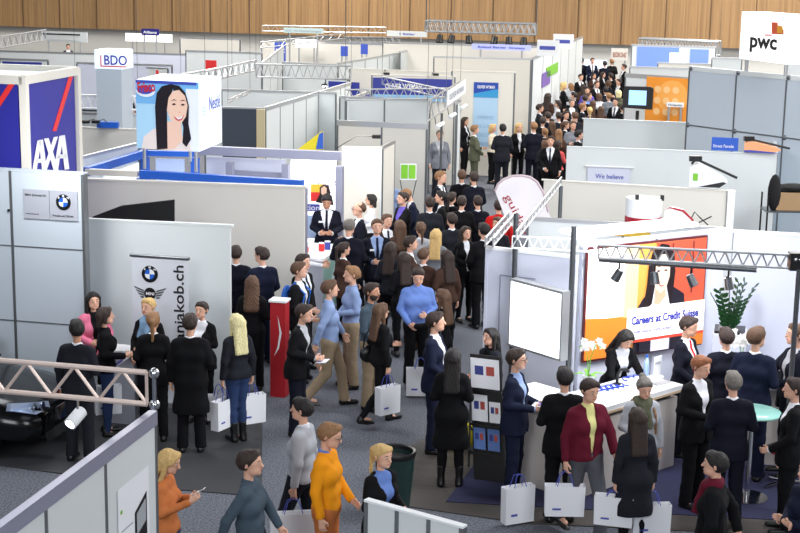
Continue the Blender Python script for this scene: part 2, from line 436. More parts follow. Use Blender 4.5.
    # trousers / skirt
    if bottom == 'trousers':
        def fn(g):
            legs_(g, .016, cut=True, flare=.010 if not fem else 0); g.cap((-.065, 0, .94), (.065, 0, .94), .118, .118, .05); g.f = np.maximum(g.f, g.grid()[2]-1.02); folds(g, .003)
        garment('trousers', fn, clm(bc), z0=.0, z1=1.1)
    elif bottom == 'slim':
        def fn(g):
            legs_(g, .007); g.cap((-.065, 0, .94), (.065, 0, .94), .116, .116, .05); g.f = np.maximum(g.f, g.grid()[2]-1.02); folds(g, .002)
        garment('trousers', fn, clm(bc), z0=.0, z1=1.1)
    for sd in (1, -1):
        an = np.array(LG[sd][2]); tilt = LG[sd][3]
        g = Field(axis(an[0]-.09, an[0]+.09, min(vox, .014)), axis(an[1]-.26, an[1]+.13, min(vox, .014)), axis(-.03, .30 if shoe == 'boot' else .2, min(vox, .014))+(.0 if tilt == 0 else an[2]-.09))
        zz = an[2]-.09
        toe = (an[0]+sd*.01, an[1]-.17, .035+zz-(.06*tilt*2)); heel = (an[0], an[1]+.03, .04+zz)
        g.cap(heel, toe, .042, .036, .03); g.cap(heel, (an[0], an[1]+.01, .1+zz), .042, .045, .03, cutend=True)
        if fem and shoe == 'boot': g.cap((an[0], an[1]+.01, .1), (an[0], an[1]+.0, .28), .045, .055, .03, cutend=True)
        if tilt == 0: g.f = np.maximum(g.f, -(g.grid()[2])+.002)
        mm = g.mesh()
        if len(mm[0]): np_mesh('boot' if shoe == 'boot' else 'shoe', [mm], mat('black leather', srgb(16, 15, 16), .35) if shoe != 'brown' else mat('brown leather', srgb(70, 44, 30), .4), root)
    # top
    off = dict(suit=.017, coat=.022, jacket=.022, sweater=.016, shirt=.012, polo=.012, blouse=.010, dress=.014, vest=.016)[top]
    hem = dict(suit=.80, coat=.52, jacket=.90, sweater=.90, shirt=.93, polo=.90, blouse=.92, dress=.55, vest=.90)[top]
    def topf(g):
        torso(g, off); limbs(g, off*.75)
        if hem < .9:
            zz = hem-.02
            w_ = .075 if hem > .7 else .085
            g.cap((-.065, 0, .95), (.065, 0, .95), .115+off, .115+off, .06)
            g.cap((-w_, 0, max(hem, .6)), (w_, 0, max(hem, .6)), .118+off, .118+off, .08)
            for q in (-1, 0, 1): g.cap((q*.065, 0, .9), (q*w_, 0, hem-.05), .112+off, .118+off, .05)
        if hem < .95: g.f = np.maximum(g.f, hem-g.grid()[2])
        # clean neckline round the neck
        X, Y, Z = invL(g)
        g.f = np.maximum(g.f, Z-1.495)
        if top in ('suit', 'coat', 'jacket', 'vest') :
            z0_ = dict(suit=1.10, coat=1.22, jacket=.95, vest=1.1)[top]; kx = dict(suit=.27, coat=.30, jacket=.10, vest=.27)[top]
            w_ = np.where(Z > z0_, .008+(Z-z0_)*kx, -1)
            g.f = np.maximum(g.f, -np.maximum(np.abs(X)-w_, Y+.0))
        if top == 'suit' and hem < .85:   # front vents of the hem
            g.f = np.maximum(g.f, -np.maximum(np.abs(X)-(.94-Z)*.22, Y+.04))
        if top == 'vest': pass
        folds(g, .003)
    if top in ('suit', 'coat', 'jacket', 'vest'):
        def sh(g):
            torso(g, .006, neck=1.505); g.f = np.maximum(g.f, .96-g.grid()[2])
        garment('shirt', sh, clm(sc), z0=.9, z1=topmax, v=min(vox, .013))
        garment({'suit': 'suit_jacket', 'coat': 'coat', 'jacket': 'jacket', 'vest': 'vest'}[top], topf, clm(tc), z0=max(0, hem-.1), z1=topmax)
        if top == 'suit' and not fem:    # sleeve cuffs
            for sd in (1, -1):
                s_, e, w, d = AR[sd]; b = MB(); fa = (w-e)/np.linalg.norm(w-e)
                b.tube([Vector(w-fa*.02), Vector(w+fa*.012)], .037, 12)
                b.build('cuff', clm(sc), root, local=True)
    else:
        garment({'sweater': 'sweater', 'shirt': 'shirt', 'polo': 'polo_shirt', 'blouse': 'blouse', 'dress': 'dress'}[top], topf, clm(tc), z0=max(0, hem-.1), z1=topmax)
        if top in ('sweater', 'shirt', 'polo'):
            def co(g):
                g.cap(L((0, .022, 1.45)), L((0, .012, 1.51)), .066, .064, .01, cutend=True)
                X, Y, Z = invL(g); g.f = np.maximum(g.f, 1.462-Z); g.f = np.maximum(g.f, -np.maximum(np.abs(X)-(Z-1.44)*.5, Y))
            garment('collar', co, clm(sc if top == 'sweater' else tc), z0=1.3, z1=topmax, v=min(vox, .012))
    if tie:
        def tf(g):
            torso(g, .014, neck=1.5); X, Y, Z = invL(g)
            g.f = np.maximum.reduce([g.f, np.abs(X)-(.018+(1.5-Z)*.03)+0*g.f, Y+0*g.f, 1.08-Z+0*g.f, Z-1.485+0*g.f])
        garment('tie', tf, clm(tie), z0=1.0, z1=topmax, v=.011)
    if scarf:
        def sf(g):
            g.cap(L((-.05, .02, 1.47)), L((.05, .02, 1.47)), .07, .07, .02); g.cap(L((-.05, -.03, 1.46)), L((.05, -.03, 1.46)), .06, .06, .03)
            g.cap(L((.03, -.08, 1.44)), L((.05, -.15, 1.18)), .045, .04, .03, cutend=True); g.cap(L((-.03, -.08, 1.44)), L((-.05, -.15, 1.25)), .045, .04, .03, cutend=True); folds(g, .006)
        garment('scarf', sf, clm(scarf), z0=1.1, z1=topmax)
    if tagc:
        b = MB(); yb = -.116-off-f*.5-.012
        p = L((-.095, yb, 1.30)); b.box(Vector(p), (.075, .006, .03)); b.build('name_tag', M['paper'], root, local=True)
    # hair
    hv2 = min(vox, .011)
    g = Field(axis(-.17, .17, hv2), axis(-.2, .24, hv2), axis(1.1 if style in ('long', 'pony') else 1.45, 1.84, hv2))
    g.cap((0, .028, 1.69), (0, -.015, 1.695), .094*hk, .090*hk, .02)
    g.cap((0, .045, 1.66), (0, .04, 1.62), .085*hk, .065*hk, .02)
    if style == 'short': g.cap((-.02, -.05, 1.755), (.04, -.06, 1.752), .03, .028, .03)
    X, Y, Z = g.grid()
    hl = -.012 if style != 'bald' else .03
    cutf = np.maximum(hl-.012-(Y+(Z-1.66)*.80), -(Z-1.728) if style != 'bald' else -(Z-1.9))   # face opening
    keep = np.minimum((hl-.016 if style != 'bald' else hl)-(Y+(Z-1.66)*.80), 9)
    g.f = np.maximum(g.f, keep)
    zlow = dict(short=1.60, bald=1.60, bob=1.55, long=1.5, pony=1.59, bun=1.59)[style]
    g.f = np.maximum(g.f, zlow-Z)
    if style == 'bald':
        g.f = np.maximum(g.f, -(np.sqrt(X**2+(Y+.01)**2+(Z-1.76)**2)-.075))
    if style in ('bob', 'long'):
        zb = 1.53 if style == 'bob' else (1.30 if curly else 1.27)
        for q in (-1, -.35, .35, 1): g.cap((q*.055, .06, 1.66), (q*.07, .085 if style == 'bob' else .125, zb), .045, .03+curly*.015, .03)
        for sd in (1, -1): g.cap((sd*.078, -.005, 1.70), (sd*.088, .0, zb+.06), .026, .024+curly*.01, .03)
        for sd in (1, -1): g.cap((sd*.03, -.06, 1.755), (sd*.078, -.05, 1.68), .024, .02, .02)
    if style == 'pony':
        g.cap((0, .10, 1.72), (0, .14, 1.68), .028, .03, .01); g.cap((0, .14, 1.68), (0, .15, 1.42), .034, .016, .02)
        g.cap((-.04, -.055, 1.745), (.04, -.055, 1.745), .03, .03, .02)
    if style == 'bun':
        g.cap((0, .11, 1.74), (0, .115, 1.74), .045, .045, .01); g.cap((-.04, -.055, 1.745), (.04, -.055, 1.745), .03, .03, .02)
    g.f = g.f+((.0035+curly*.008)*np.sin(X*150)*np.sin(Z*(60 if not curly else 110)+Y*90)+(.003 if style == 'short' else .001)*np.sin(X*210+Y*60)*np.sin(Y*170+Z*130)).astype(np.float32)
    V, Q = g.mesh()
    if len(V): np_mesh('hair', [(HdV(V), Q)], hairm(hair), root)
    if beard:
        g = Field(axis(-.12, .12, .009), axis(-.16, .06, .009), axis(1.5, 1.7, .009))
        g.cap((0, -.03, 1.65), (0, -.035, 1.62), .074, .064, .03); g.cap((-.018, -.045, 1.595), (.018, -.045, 1.595), .053, .053, .03)
        X, Y, Z = g.grid(); g.f = np.maximum(g.f, Z-1.635+.4*np.abs(Y+.06)-0*X); g.f = np.maximum(g.f, (Y+.0)); V, Q = g.mesh(); np_mesh('beard', [(HdV(V), Q)], hairm(hair), root)
    if face:
        for sd in (1, -1):
            b = MB(); b.cm = 0; b.ball(Vector(Hd((sd*.031, -.0915*hk, 1.667))), .0100, 10); b.cm = 1; b.ball(Vector(Hd((sd*.031, -.0970*hk, 1.667))), .0068, 8)
            b.build('eye', [mat('eye white', srgb(190, 180, 172), .3), M['eye']], root, local=True)
            b = MB(); b.tube([Vector(Hd((sd*.015, -.0975*hk, 1.690))), Vector(Hd((sd*.032, -.0965*hk, 1.695))), Vector(Hd((sd*.05, -.082*hk, 1.689)))], .004, 6)
            b.build('eyebrow', hairm('dark' if hair in ('platinum', 'blond') else hair), root, local=True)
        b = MB(); b.tube([Vector(Hd((-.02, -.0985*hk, 1.606))), Vector(Hd((0, -.104*hk, 1.604))), Vector(Hd((.02, -.0985*hk, 1.606)))], .0055, 6); b.build('mouth', M['lip'], root, local=True)
    if glasses:
        b = MB()
        for sd in (1, -1):
            c = np.array((sd*.033, -.113, 1.667)); b.tube([Vector(Hd(c+(.022*math.cos(t), 0, .016*math.sin(t)))) for t in np.linspace(0, 2*PI, 13)], .0022, 5)
            b.tube([Vector(Hd((sd*.055, -.112, 1.67))), Vector(Hd((sd*.082, .0, 1.67)))], .0022, 5)
        b.tube([Vector(Hd((-.011, -.114, 1.67))), Vector(Hd((.011, -.114, 1.67)))], .0022, 5)
        b.build('glasses', M['black'], root, local=True)
    root.scale = (S, S, S)
    mw = Matrix.Translation(root.location) @ Matrix.Rotation(math.radians(a), 4, 'Z') @ Matrix.Scale(S, 4)
    root_info = dict(root=root, S=S, mw=mw)
    for nm, sd in (('hl', 1), ('hr', -1)):
        s_, e, w, d = AR[sd]; root_info[nm] = mw @ Vector(w+d*.095); root_info['s'+nm] = mw @ Vector(s_)
    root_info['pt'] = lambda p: mw @ Vector(L(p))
    root_info['a'] = a
    return root_info
def kind_in(arms, sd): return True
def head_at(px, py, h):
    p = at_z(px, py, h); return (p.x, p.y)
# ------------------------------------------------------------------ setting
W_ = bpy.data.worlds.new('hall air'); SC.world = W_; W_.use_nodes = True
W_.node_tree.nodes['Background'].inputs[0].default_value = (.80, .88, 1, 1); W_.node_tree.nodes['Background'].inputs[1].default_value = .2
SC.view_settings.view_transform = 'Standard'; SC.view_settings.look = 'None'; SC.view_settings.gamma = 1; SC.view_settings.exposure = 0
g13 = math.radians(13); E1 = Vector((math.cos(g13), -math.sin(g13), 0)); E2 = Vector((math.sin(g13), math.cos(g13), 0))
def G(a, b): return E1*a+E2*b          # hall grid
# carpet
def carpet():
    m = bpy.data.materials.new('speckled blue grey carpet'); m.use_nodes = True; nt = m.node_tree; b = nt.nodes['Principled BSDF']
    tc = nt.nodes.new('ShaderNodeTexCoord'); n = nt.nodes.new('ShaderNodeTexNoise'); n.inputs['Scale'].default_value = 45; n.inputs['Detail'].default_value = 3
    cr = nt.nodes.new('ShaderNodeValToRGB'); cr.color_ramp.elements[0].position = .36; cr.color_ramp.elements[1].position = .66
    cr.color_ramp.elements[0].color = srgb(64, 67, 74)+(1,); cr.color_ramp.elements[1].color = srgb(122, 126, 136)+(1,)
    nt.links.new(tc.outputs['Object'], n.inputs['Vector']); nt.links.new(n.outputs['Fac'], cr.inputs[0]); nt.links.new(cr.outputs[0], b.inputs['Base Color']); b.inputs['Roughness'].default_value = .95
    return m
def planks(name, c1, c2, sc):
    m = bpy.data.materials.new(name); m.use_nodes = True; nt = m.node_tree; b = nt.nodes['Principled BSDF']
    tc = nt.nodes.new('ShaderNodeTexCoord'); mp = nt.nodes.new('ShaderNodeMapping'); mp.inputs['Rotation'].default_value = (0, 0, g13)
    br = nt.nodes.new('ShaderNodeTexBrick'); br.inputs['Scale'].default_value = sc; br.inputs['Color1'].default_value = c1+(1,); br.inputs['Color2'].default_value = c2+(1,)
    br.inputs['Mortar'].default_value = tuple(x*.6 for x in c1)+(1,); br.inputs['Mortar Size'].default_value = .008; br.inputs['Row Height'].default_value = .12; br.inputs['Brick Width'].default_value = .9
    nt.links.new(tc.outputs['Object'], mp.inputs[0]); nt.links.new(mp.outputs[0], br.inputs['Vector']); nt.links.new(br.outputs[0], b.inputs['Base Color']); b.inputs['Roughness'].default_value = .5
    return m
b = MB()
c4 = [G(-62, -8), G(36, -8), G(36, 82), G(-62, 82)]
b.prism([p-Vector((0, 0, .1)) for p in c4], (0, 0, 1), .1); b.build('floor', carpet(), kind='structure')
b = MB(); b.prism([p+Vector((0, 0, 13)) for p in c4], (0, 0, 1), .2); b.build('ceiling', mat('hall ceiling', srgb(150, 150, 150), .9), kind='structure')
# timber wall with vertical boards
def timber():
    m = bpy.data.materials.new('vertical timber boards'); m.use_nodes = True; nt = m.node_tree; bs = nt.nodes['Principled BSDF']
    tc = nt.nodes.new('ShaderNodeTexCoord'); mp = nt.nodes.new('ShaderNodeMapping'); mp.inputs['Rotation'].default_value = (0, 0, g13); mp.inputs['Scale'].default_value = (9, 1, .25)
    n = nt.nodes.new('ShaderNodeTexNoise'); n.inputs['Scale'].default_value = 1.2; n.inputs['Detail'].default_value = 6
    cr = nt.nodes.new('ShaderNodeValToRGB'); cr.color_ramp.elements[0].position = .3; cr.color_ramp.elements[1].position = .75
    cr.color_ramp.elements[0].color = srgb(136, 104, 68)+(1,); cr.color_ramp.elements[1].color = srgb(172, 136, 92)+(1,)
    nt.links.new(tc.outputs['Object'], mp.inputs[0]); nt.links.new(mp.outputs[0], n.inputs['Vector']); nt.links.new(n.outputs['Fac'], cr.inputs[0]); nt.links.new(cr.outputs[0], bs.inputs['Base Color']); bs.inputs['Roughness'].default_value = .55
    return m
TB = 74.0
wb = MB(); wb.slab(G(-62, TB+.45), G(36, TB+.45), 0, 13, .3); wall_back = wb.build('wall_back', mat('hall plaster', srgb(205, 204, 198), .8), kind='structure')
tb = MB(); tb.slab(G(-62, TB), G(36, TB), 2.05, 13, .3); tb.build('trim_1', timber(), kind='structure')
sb = MB()
for i in range(-28, 17): sb.slab(G(i*2.1, TB-.17), G(i*2.1+.05, TB-.17), 2.05, 12.9, .02)
sb.build('trim_2', mat('dark board joint', srgb(96, 72, 48), .8), kind='structure')
b = MB(); b.slab(G(-62, -8), G(-62, 82), 0, 13, .3); b.build('wall_left', mat('hall plaster', (1, 1, 1)), kind='structure')
b = MB(); b.slab(G(36, -8), G(36, 82), 0, 13, .3); b.build('wall_right', mat('hall plaster', (1, 1, 1)), kind='structure')
# stand floors
def patch(n, pts, m, z=.012):
    b = MB(); b.prism([Vector((p[0], p[1], 0.0005)) for p in pts], (0, 0, 1), z); b.build('trim_%d' % n, m, kind='structure')
fl = lambda x, y: at_z(x, y, 0)
patch(3, [fl(-30, 462), fl(60, 474), fl(150, 488), fl(262, 497), fl(262, 425), fl(240, 398), fl(86, 398), fl(-60, 398)], mat('dark stand floor', srgb(56, 57, 60), .6, noise=.2, nscale=3))
patch(4, [fl(400, 506), fl(525, 524), fl(830, 538), fl(860, 395), fl(500, 395), fl(440, 430), fl(404, 450)], planks('grey brown plank floor', srgb(74, 68, 64), srgb(62, 57, 54), 1))
patch(5, [fl(446, 503), fl(640, 514), fl(830, 524), fl(830, 455), fl(690, 458), fl(480, 458)], mat('navy carpet', srgb(30, 32, 64), .95, noise=.2, nscale=40), z=.02)
SEGS = []
# ------------------------------------------------------------------ partition walls
def pwall(p1, p2, z1, label, mt='panel', pw=1.0, z0=0, t=.05, rail=.06, railm='alu', name='partition_wall', post=True, group=None, seam='seam', rows=1, cat='partition wall'):
    A = Vector((p1[0], p1[1], 0)); B = Vector((p2[0], p2[1], 0)); d = B-A; Ln = d.length; d.normalize()
    SEGS.append((A.copy(), B.copy()))
    root = thing(name, (A.x, A.y, z0), label, cat, group)
    n = max(1, round(Ln/pw)); st = Ln/n
    for r in range(rows):
        a_, b_ = z0+(z1-z0)*r/rows, z0+(z1-z0)*(r+1)/rows
        for i in range(n):
            b = MB(); b.slab(A+d*(i*st+.02), A+d*((i+1)*st-.02), a_+.012, b_-(rail if r == rows-1 else .012), t); b.build('panel', M[mt], root)
    if post:
        for i in range(n+1):
            b = MB(); q = A+d*(i*st); b.slab(q-d*.02, q+d*.02, z0, z1-rail, t+.012); b.build('post', M[seam], root)
    b = MB(); b.slab(A-d*.02, B+d*.02, z1-rail, z1, t+.02)
    for r in range(1, rows): b.slab(A, B, z0+(z1-z0)*r/rows-.012, z0+(z1-z0)*r/rows+.012, t+.004)
    b.build('top_rail', M[railm], root)
    return root, A, B, d
def wpx(x1, y1, x2, y2, z, label, z0=0, **kw):
    return pwall(at_z(x1, y1, z), at_z(x2, y2, z), z, label, z0=z0, **kw)
def wall_frame(A, B, t=.05):
    u = (B-A).normalized(); f = Fr(A, u)
    if f.n.dot(Vector((0, -1, 0))) < 0 and False: pass
    f.o = A+f.n*(t/2+.012); return f
def truss(A, B, dep, r, n, label, m='alu', name='lighting_truss', vert=Vector((0, 0, 1)), balls=False, group=None, wid=0):
    A = Vector(A); B = Vector(B); root = thing(name, A, label, 'truss', group)
    V = vert*dep
    side = (B-A).normalized().cross(vert).normalized()*wid
    offs = [Vector((0, 0, 0))] if not wid else [side*.5, side*-.5]
    for o in offs:
        for q in (Vector((0, 0, 0)), V): b = MB(); b.tube([A+q+o, B+q+o], r, 8); b.build('chord', M[m], root)
        b = MB()
        for i in range(n):
            p = A+(B-A)*(i/n); q = A+(B-A)*((i+.5)/n); s = A+(B-A)*((i+1)/n)
            b.tube([p+o, q+V+o], r*.6, 6); b.tube([q+V+o, s+o], r*.6, 6)
        b.tube([A+o, A+V+o], r*.6, 6); b.tube([B+o, B+V+o], r*.6, 6); b.build('lattice', M[m], root)
    if min(A.y, B.y) > 26 and vert.z > .9:
        for q in (A, B): b = MB(); b.tube([q+V, Vector((q.x, q.y, 12.8))], .005, 4); b.build('hanger_cable', M['steel'], root)
    if balls:
        d = (B-A).normalized()
        for q in (Vector((0, 0, 0)), V): b = MB(); b.ball(B+q+d*(r*2.8), r*1.9, 14); b.build('ball_joint', M['chrome'], root)
        b = MB(); b.tube([B+d*(r*2.8)+V*.15, B+d*(r*2.8)+V*.85], r*.9, 8); b.build('joint_sleeve', M['chrome'], root)
    return root
LBL_SPOT = {}
def spot(p, label, dirv=(0, -.3, -1), L=.16, r=.05, m='black', on=False, group=None, hang=.06):
    p = Vector(p); root = thing('spotlight', p, label, 'spotlight', group)
    d = Vector(dirv).normalized(); c = p-Vector((0, 0, hang))
    b = MB(); b.tube([p, c], .012, 6); b.build('bracket', M['black'], root)
    q = d.rotation_difference(Vector((0, 0, 1))).inverted().to_matrix()
    b = MB(); b.lathe([(r*.55, -L*.35), (r*.8, -L*.3), (r, L*.5), (r*.9, L*.52), (r*.85, L*.4)], c+d*L*.1, 14, fr=q); b.build('lamp_housing', M[m], root)
    b = MB(); b.lathe([(r*.8, 0), (r*.7, .012)], c+d*L*.5, 14, fr=q)
    b.build('lens', mat('lit lamp lens', (1, .93, .8), .3, emit=28) if on else mat('lamp lens', srgb(200, 190, 170), .2), root)
    return root
def armlamp(p, d, label, group=None, on=False, m='black'):
    p = Vector(p); d = Vector(d); root = thing('arm_spotlight', p, label, 'spotlight', group)
    b = MB(); b.tube([p, p+d*.5+Vector((0, 0, .12)), p+d], .009, 6); b.build('arm', M['black'], root)
    e = p+d; b = MB(); b.box(e, (.16, .12, .06)); b.build('lamp_housing', M[m], root)
    b = MB(); b.box(e-Vector((0, 0, .034)), (.12, .09, .01)); b.build('lens', mat('lit lamp lens', (1, .93, .8), .3, emit=28) if on else mat('lamp lens', srgb(200, 190, 170), .2), root)
    return root
def post(p, z0, z1, r, label, m='steel', name='metal_post', group=None):
    root = MB().tube([(p[0], p[1], z0), (p[0], p[1], z1)], r, 12).build(name, M[m], None, label, 'post', group, loc=(p[0], p[1], z0)); return root

# ---- foreground left
A = at_z(152.5, 411, 2.5); d0 = (at_z(155, 410, 2.5)-at_z(0, 525, 2.5)).normalized(); A0 = A-d0*5.0
r, a_, b_, dd = pwall(A0, A, 2.5, 'pale grey partition under the truss at the lower left corner, phone poster on it', 'panel', 1.0, rail=.12, railm='rail', t=.05, cat='partition wall')
fr = Fr(A-d0*.92+Vector((0, 0, 0)), d0); fr.o = fr.o+fr.n*.03+d0*.02; fr.o.z = .17
if fr.n.x < 0: pass
ph = thing('poster', fr.p(.15, 1.2, 0), 'white poster with a mobile phone and a green swoosh, on the nearest left partition', 'poster')
poly('sheet', fr, rect(.10, .9, .62, 1.02), M['paper'], ph, 0, .003)
poly('phone_picture', fr, [(.42, 1.22), (.66, 1.30), (.66, 1.72), (.42, 1.62)], M['black'], ph, .004, .003)
poly('phone_screen', fr, [(.45, 1.42), (.63, 1.48), (.63, 1.67), (.45, 1.60)], mat('phone screen print', srgb(170, 175, 180), .3), ph, .008, .002)
poly('swoosh', fr, [(.12, .92), (.22, .92), (.36, 1.20), (.5, 1.38), (.34, 1.25), (.22, 1.1)], M['green'], ph, .004, .002)
poly('logo_dot', fr, circ(.16, 1.72, .018), M['green'], ph, .004, .002)
poly('fine_print', fr, rect(.16, 1.55, .22, .012), M['grey'], ph, .004, .002); 
tB = A+Vector((0, 0, .05)); tA = tB-E1*3.2
Bt = at_z(147, 404, 2.56); At = at_y(-40, 396, at_z(0, 398, 2.56).y+.3)
At = Bt-E1*3.0; At.z = 2.56
truss(At, Bt, .27, .024, 7, 'warm white lattice truss with round ball joints across the lower left corner', 'warm', balls=True)
sp = thing('spotlight', at_y(76, 402, Bt.y+.2), 'lit white cylinder spotlight hanging under the lower left truss', 'spotlight')
p0 = Bt-E1*.62; dv = Vector((-.42, -.85, -.45)).normalized(); q = dv.rotation_difference(Vector((0, 0, 1))).inverted().to_matrix()
b = MB(); b.tube([p0-Vector((0, 0, .02)), p0-Vector((0, 0, .10))], .012, 8); b.build('bracket', M['chrome'], sp)
b = MB(); b.lathe([(.03, -.09), (.055, -.07), (.055, .10), (.050, .10)], p0+Vector((0, 0, -.15))+dv*.02, 18, fr=q); b.build('lamp_housing', M['white'], sp)
b = MB(); b.lathe([(.050, 0), (.04, .02)], p0+Vector((0, 0, -.15))+dv*.10, 18, fr=q); b.build('lens', mat('lit lamp lens', (1, 1, 1), emit=28), sp)
# ---- bottom centre low wall
wpx(368, 499, 463, 525, 1.6, 'low white two panel screen at the bottom edge beside the waste bin', pw=.32, rail=.02, railm='white', mt='panel')
# ---- tall blue-grey wall upper left with sign
r, A, B, d = pwall(at_z(84, 172.5, 3.3)-E1*4.2, at_z(84, 172.5, 3.3), 3.3, 'tall blue grey panel wall behind the black car', 'bmwp', 1.05, t=.12, rail=.02, railm='bmwp')
# horizontal joints
for zz in (.15, 1.2, 2.25):
    b = MB(); b.slab(A, B, zz-.008, zz+.008, .134); b.build('joint', M['seam'], r)
WB1 = B
f = wall_frame(A, B, .12); Ln = (B-A).length
sg = thing('logo_sign', f.p(Ln-.8, 3, 0), 'grey two-plate sign with a blue and white roundel on the tall panel wall', 'sign')
x0, z0 = [q-.0 for q in (px_on(f, 24.5, 218)[0], px_on(f, 24.5, 218)[1])]
f.o = f.o+Vector((0, 0, 0))
poly('plate', f, rect(x0, z0, .375, .40), M['grey'], sg, 0, .012); poly('plate', f, rect(x0+.385, z0, .40, .40), M['grey'], sg, 0, .012)
text(f, 'BMW (Schweiz) AG', x0+.03, z0+.31, .042, M['text'], sg, d=.016, width=.30, bold=.01)
text(f, 'www.bmw.ch', x0+.03, z0+.06, .03, M['text'], sg, d=.016, width=.19)
text(f, 'Freude am Fahren', x0+.42, z0+.05, .04, M['text'], sg, d=.016, width=.30, bold=.01)
def roundel(f, x, y, R, parent, d=.016):
    poly('logo_ring', f, circ(x, y, R), M['black'], parent, d, .004)
    for k in range(4): poly('logo_quarter', f, [(x, y)]+circ(x, y, R*.6, 8, k*PI/2, (k+1)*PI/2), M['blue'] if k % 2 else M['white'], parent, d+.005, .003)
    for ch, an in (('B', 135), ('M', 90), ('W', 45)):
        t = math.radians(an); text(f, ch, x+R*.8*math.cos(t)-R*.13, y+R*.8*math.sin(t)-R*.12, R*.36, M['textw'], parent, d=d+.006, bold=.01)
roundel(f, x0+.585, z0+.25, .108, sg)
b = MB(); b.box(f.p(Ln-1.08, 2.74, .006), (.03, .02, .03)); b.build('lock', M['black'], r)
# ---- partitions of the car stand
pwall(gxy(84, 218, 2.5), gxy(232, 224.5, 2.5), 2.5, 'plain pale partition behind the car maker roll-up banner', 'panel', 5, rail=.03, t=.06, railm='panel', post=False)
pwall(gxy(87, 178, 2.5), gxy(306, 186, 2.5), 2.5, 'long cream partition in front of the blue framed stand', 'cream', 8, rail=.03, t=.08, railm='cream', post=False)
# black canopy
Yc = 22.5
b = MB(); b.prism([at_y(92, 217, Yc), at_y(92, 222, Yc), at_y(130, 236, Yc), at_y(174, 238, Yc), at_y(174, 200, Yc), at_y(121, 206, Yc)][::-1], (0.05, 1, 0), .06)
ro = b.build('awning', M['blackm'], None, 'black sloping canopy top showing above the pale partition', 'canopy', loc=at_y(92, 250, Yc))
for px in (135, 168):
    p = at_y(px, 250, Yc+.1); MB().tube([(p.x, p.y, 0), (p.x, p.y, p.z+.05)], .03, 8).build('support_post', M['black'], ro)
# roll-up banner
Yb = 20.15
f = Fr(at_y(131.5, 430, Yb), E1)
f.o.z = 0
X0, T0 = px_on(f, 131.5, 255); X1, _ = px_on(f, 188, 258); k_ = (X1-X0)/.75
bn = thing('roll_up_banner', f.p(.37, 0, 0), 'tall white roll-up banner with car roundel, winged emblem and a web address', 'banner')
poly('banner_sheet', f, rect(X0, .08, X1-X0, T0-.08), mat('banner white', srgb(214, 218, 226), .5), bn, 0, .004)
b = MB(); b.tube([f.p(X0-.02, T0, 0), f.p(X1+.02, T0, 0)], .024, 10); b.build('top_bar', M['steel'], bn)
b = MB(); b.box(f.p((X0+X1)/2, .04, -.02), (X1-X0+.04, .16, .075), Matrix.Rotation(-g13, 3, 'Z')); b.build('base_cassette', M['alu'], bn)
rx, ry = px_on(f, 150, 274); roundel(f, rx, ry, .118, bn, .006)
ex, ey = px_on(f, 150.3, 293.5)
for s in (1, -1):
    for k in range(4): poly('emblem_wing', f, [(ex+s*.09, ey+.045-k*.03), (ex+s*(.24-k*.03), ey+.095-k*.045), (ex+s*(.22-k*.03), ey+.07-k*.045), (ex+s*.09, ey+.025-k*.03)][::s], M['steel'], bn, .006, .003)
poly('emblem_disc', f, circ(ex, ey, .085), M['black'], bn, .010, .004); text(f, 'MINI', ex-.06, ey-.02, .06, M['textw'], bn, d=.016, width=.12, bold=.01)
tx, tz = px_on(f, 183.5, 266.5)
text(f, 'binelli-anjakob.ch', tx, tz-1.72, .21, M['text'], bn, d=.008, rot=PI/2, bold=.012, width=1.72)
# desk of the car stand
dk_ = at_y(124, 358, 19.35); ds = thing('desk', (dk_.x, dk_.y, 0), 'grey white desk with brochures between the leather jacket woman and the scarf wearer', 'desk')
b = MB(); b.box((dk_.x, dk_.y, .5), (.40, .28, .98), Matrix.Rotation(-g13, 3, 'Z')); b.build('desk_body', M['grey'], ds); b = MB(); b.box((dk_.x, dk_.y, 1.01), (.46, .32, .035), Matrix.Rotation(-g13, 3, 'Z')); b.build('desk_top', M['white'], ds)
# ---- blue tower
Cn = at_z(23.5, 77, 4.5); Cn.z = 0
b_r = thing('advertising_tower', Cn, 'tall royal blue tower with white capital letters and red diagonal stripes, top left', 'tower')
Rr = at_z(76, 68, 4.5); Rr.z = 0; tE = (Rr-Cn).normalized(); tL = (Rr-Cn).length; Lr = Cn-E1*2.4; Bk = Rr-E1*2.4
core = MB(); core.prism([p for p in (Cn+E2*.03-E1*.03, Rr-E1*.03-E2*.03, Bk+E1*.03-E2*.03, Lr+E1*.03+E2*.03)], (0, 0, 1), 4.36); core.build('core', M['axa'], b_r)
b = MB(); b.prism([p+Vector((0, 0, 4.38)) for p in (Cn, Rr, Bk, Lr)], (0, 0, 1), .06); b.build('lid', M['panel'], b_r)
for p in (Cn, Rr, Lr, Bk): b = MB(); b.box((p.x, p.y, 2.25), (.1, .1, 4.5), Matrix.Rotation(-g13, 3, 'Z')); b.build('corner_post', M['cream'], b_r)
b = MB()
for p, q in ((Cn, Rr), (Rr, Bk), (Bk, Lr), (Lr, Cn)): b.slab(p, q, 4.40, 4.52, .1)
b.build('top_frame', M['cream'], b_r)
f = Fr(Cn, tE); tf = Fr(Cn, tE)
poly('blue_panel', f, rect(.09, .5, tL-.18, 3.9), M['axa'], b_r, .0, .006)
poly('red_stripe', f, pq(f, [(70, 70.5), (74.2, 70), (55.5, 131), (51.8, 131)])[::-1], M['red'], b_r, .008, .006)
LT = [px_on(f, *q) for q in ((30, 172.5), (64, 171), (33, 140))]
def glyph(pts, d=.016): poly('letter', f, pq(f, pts), M['textw'], b_r, d, .006)
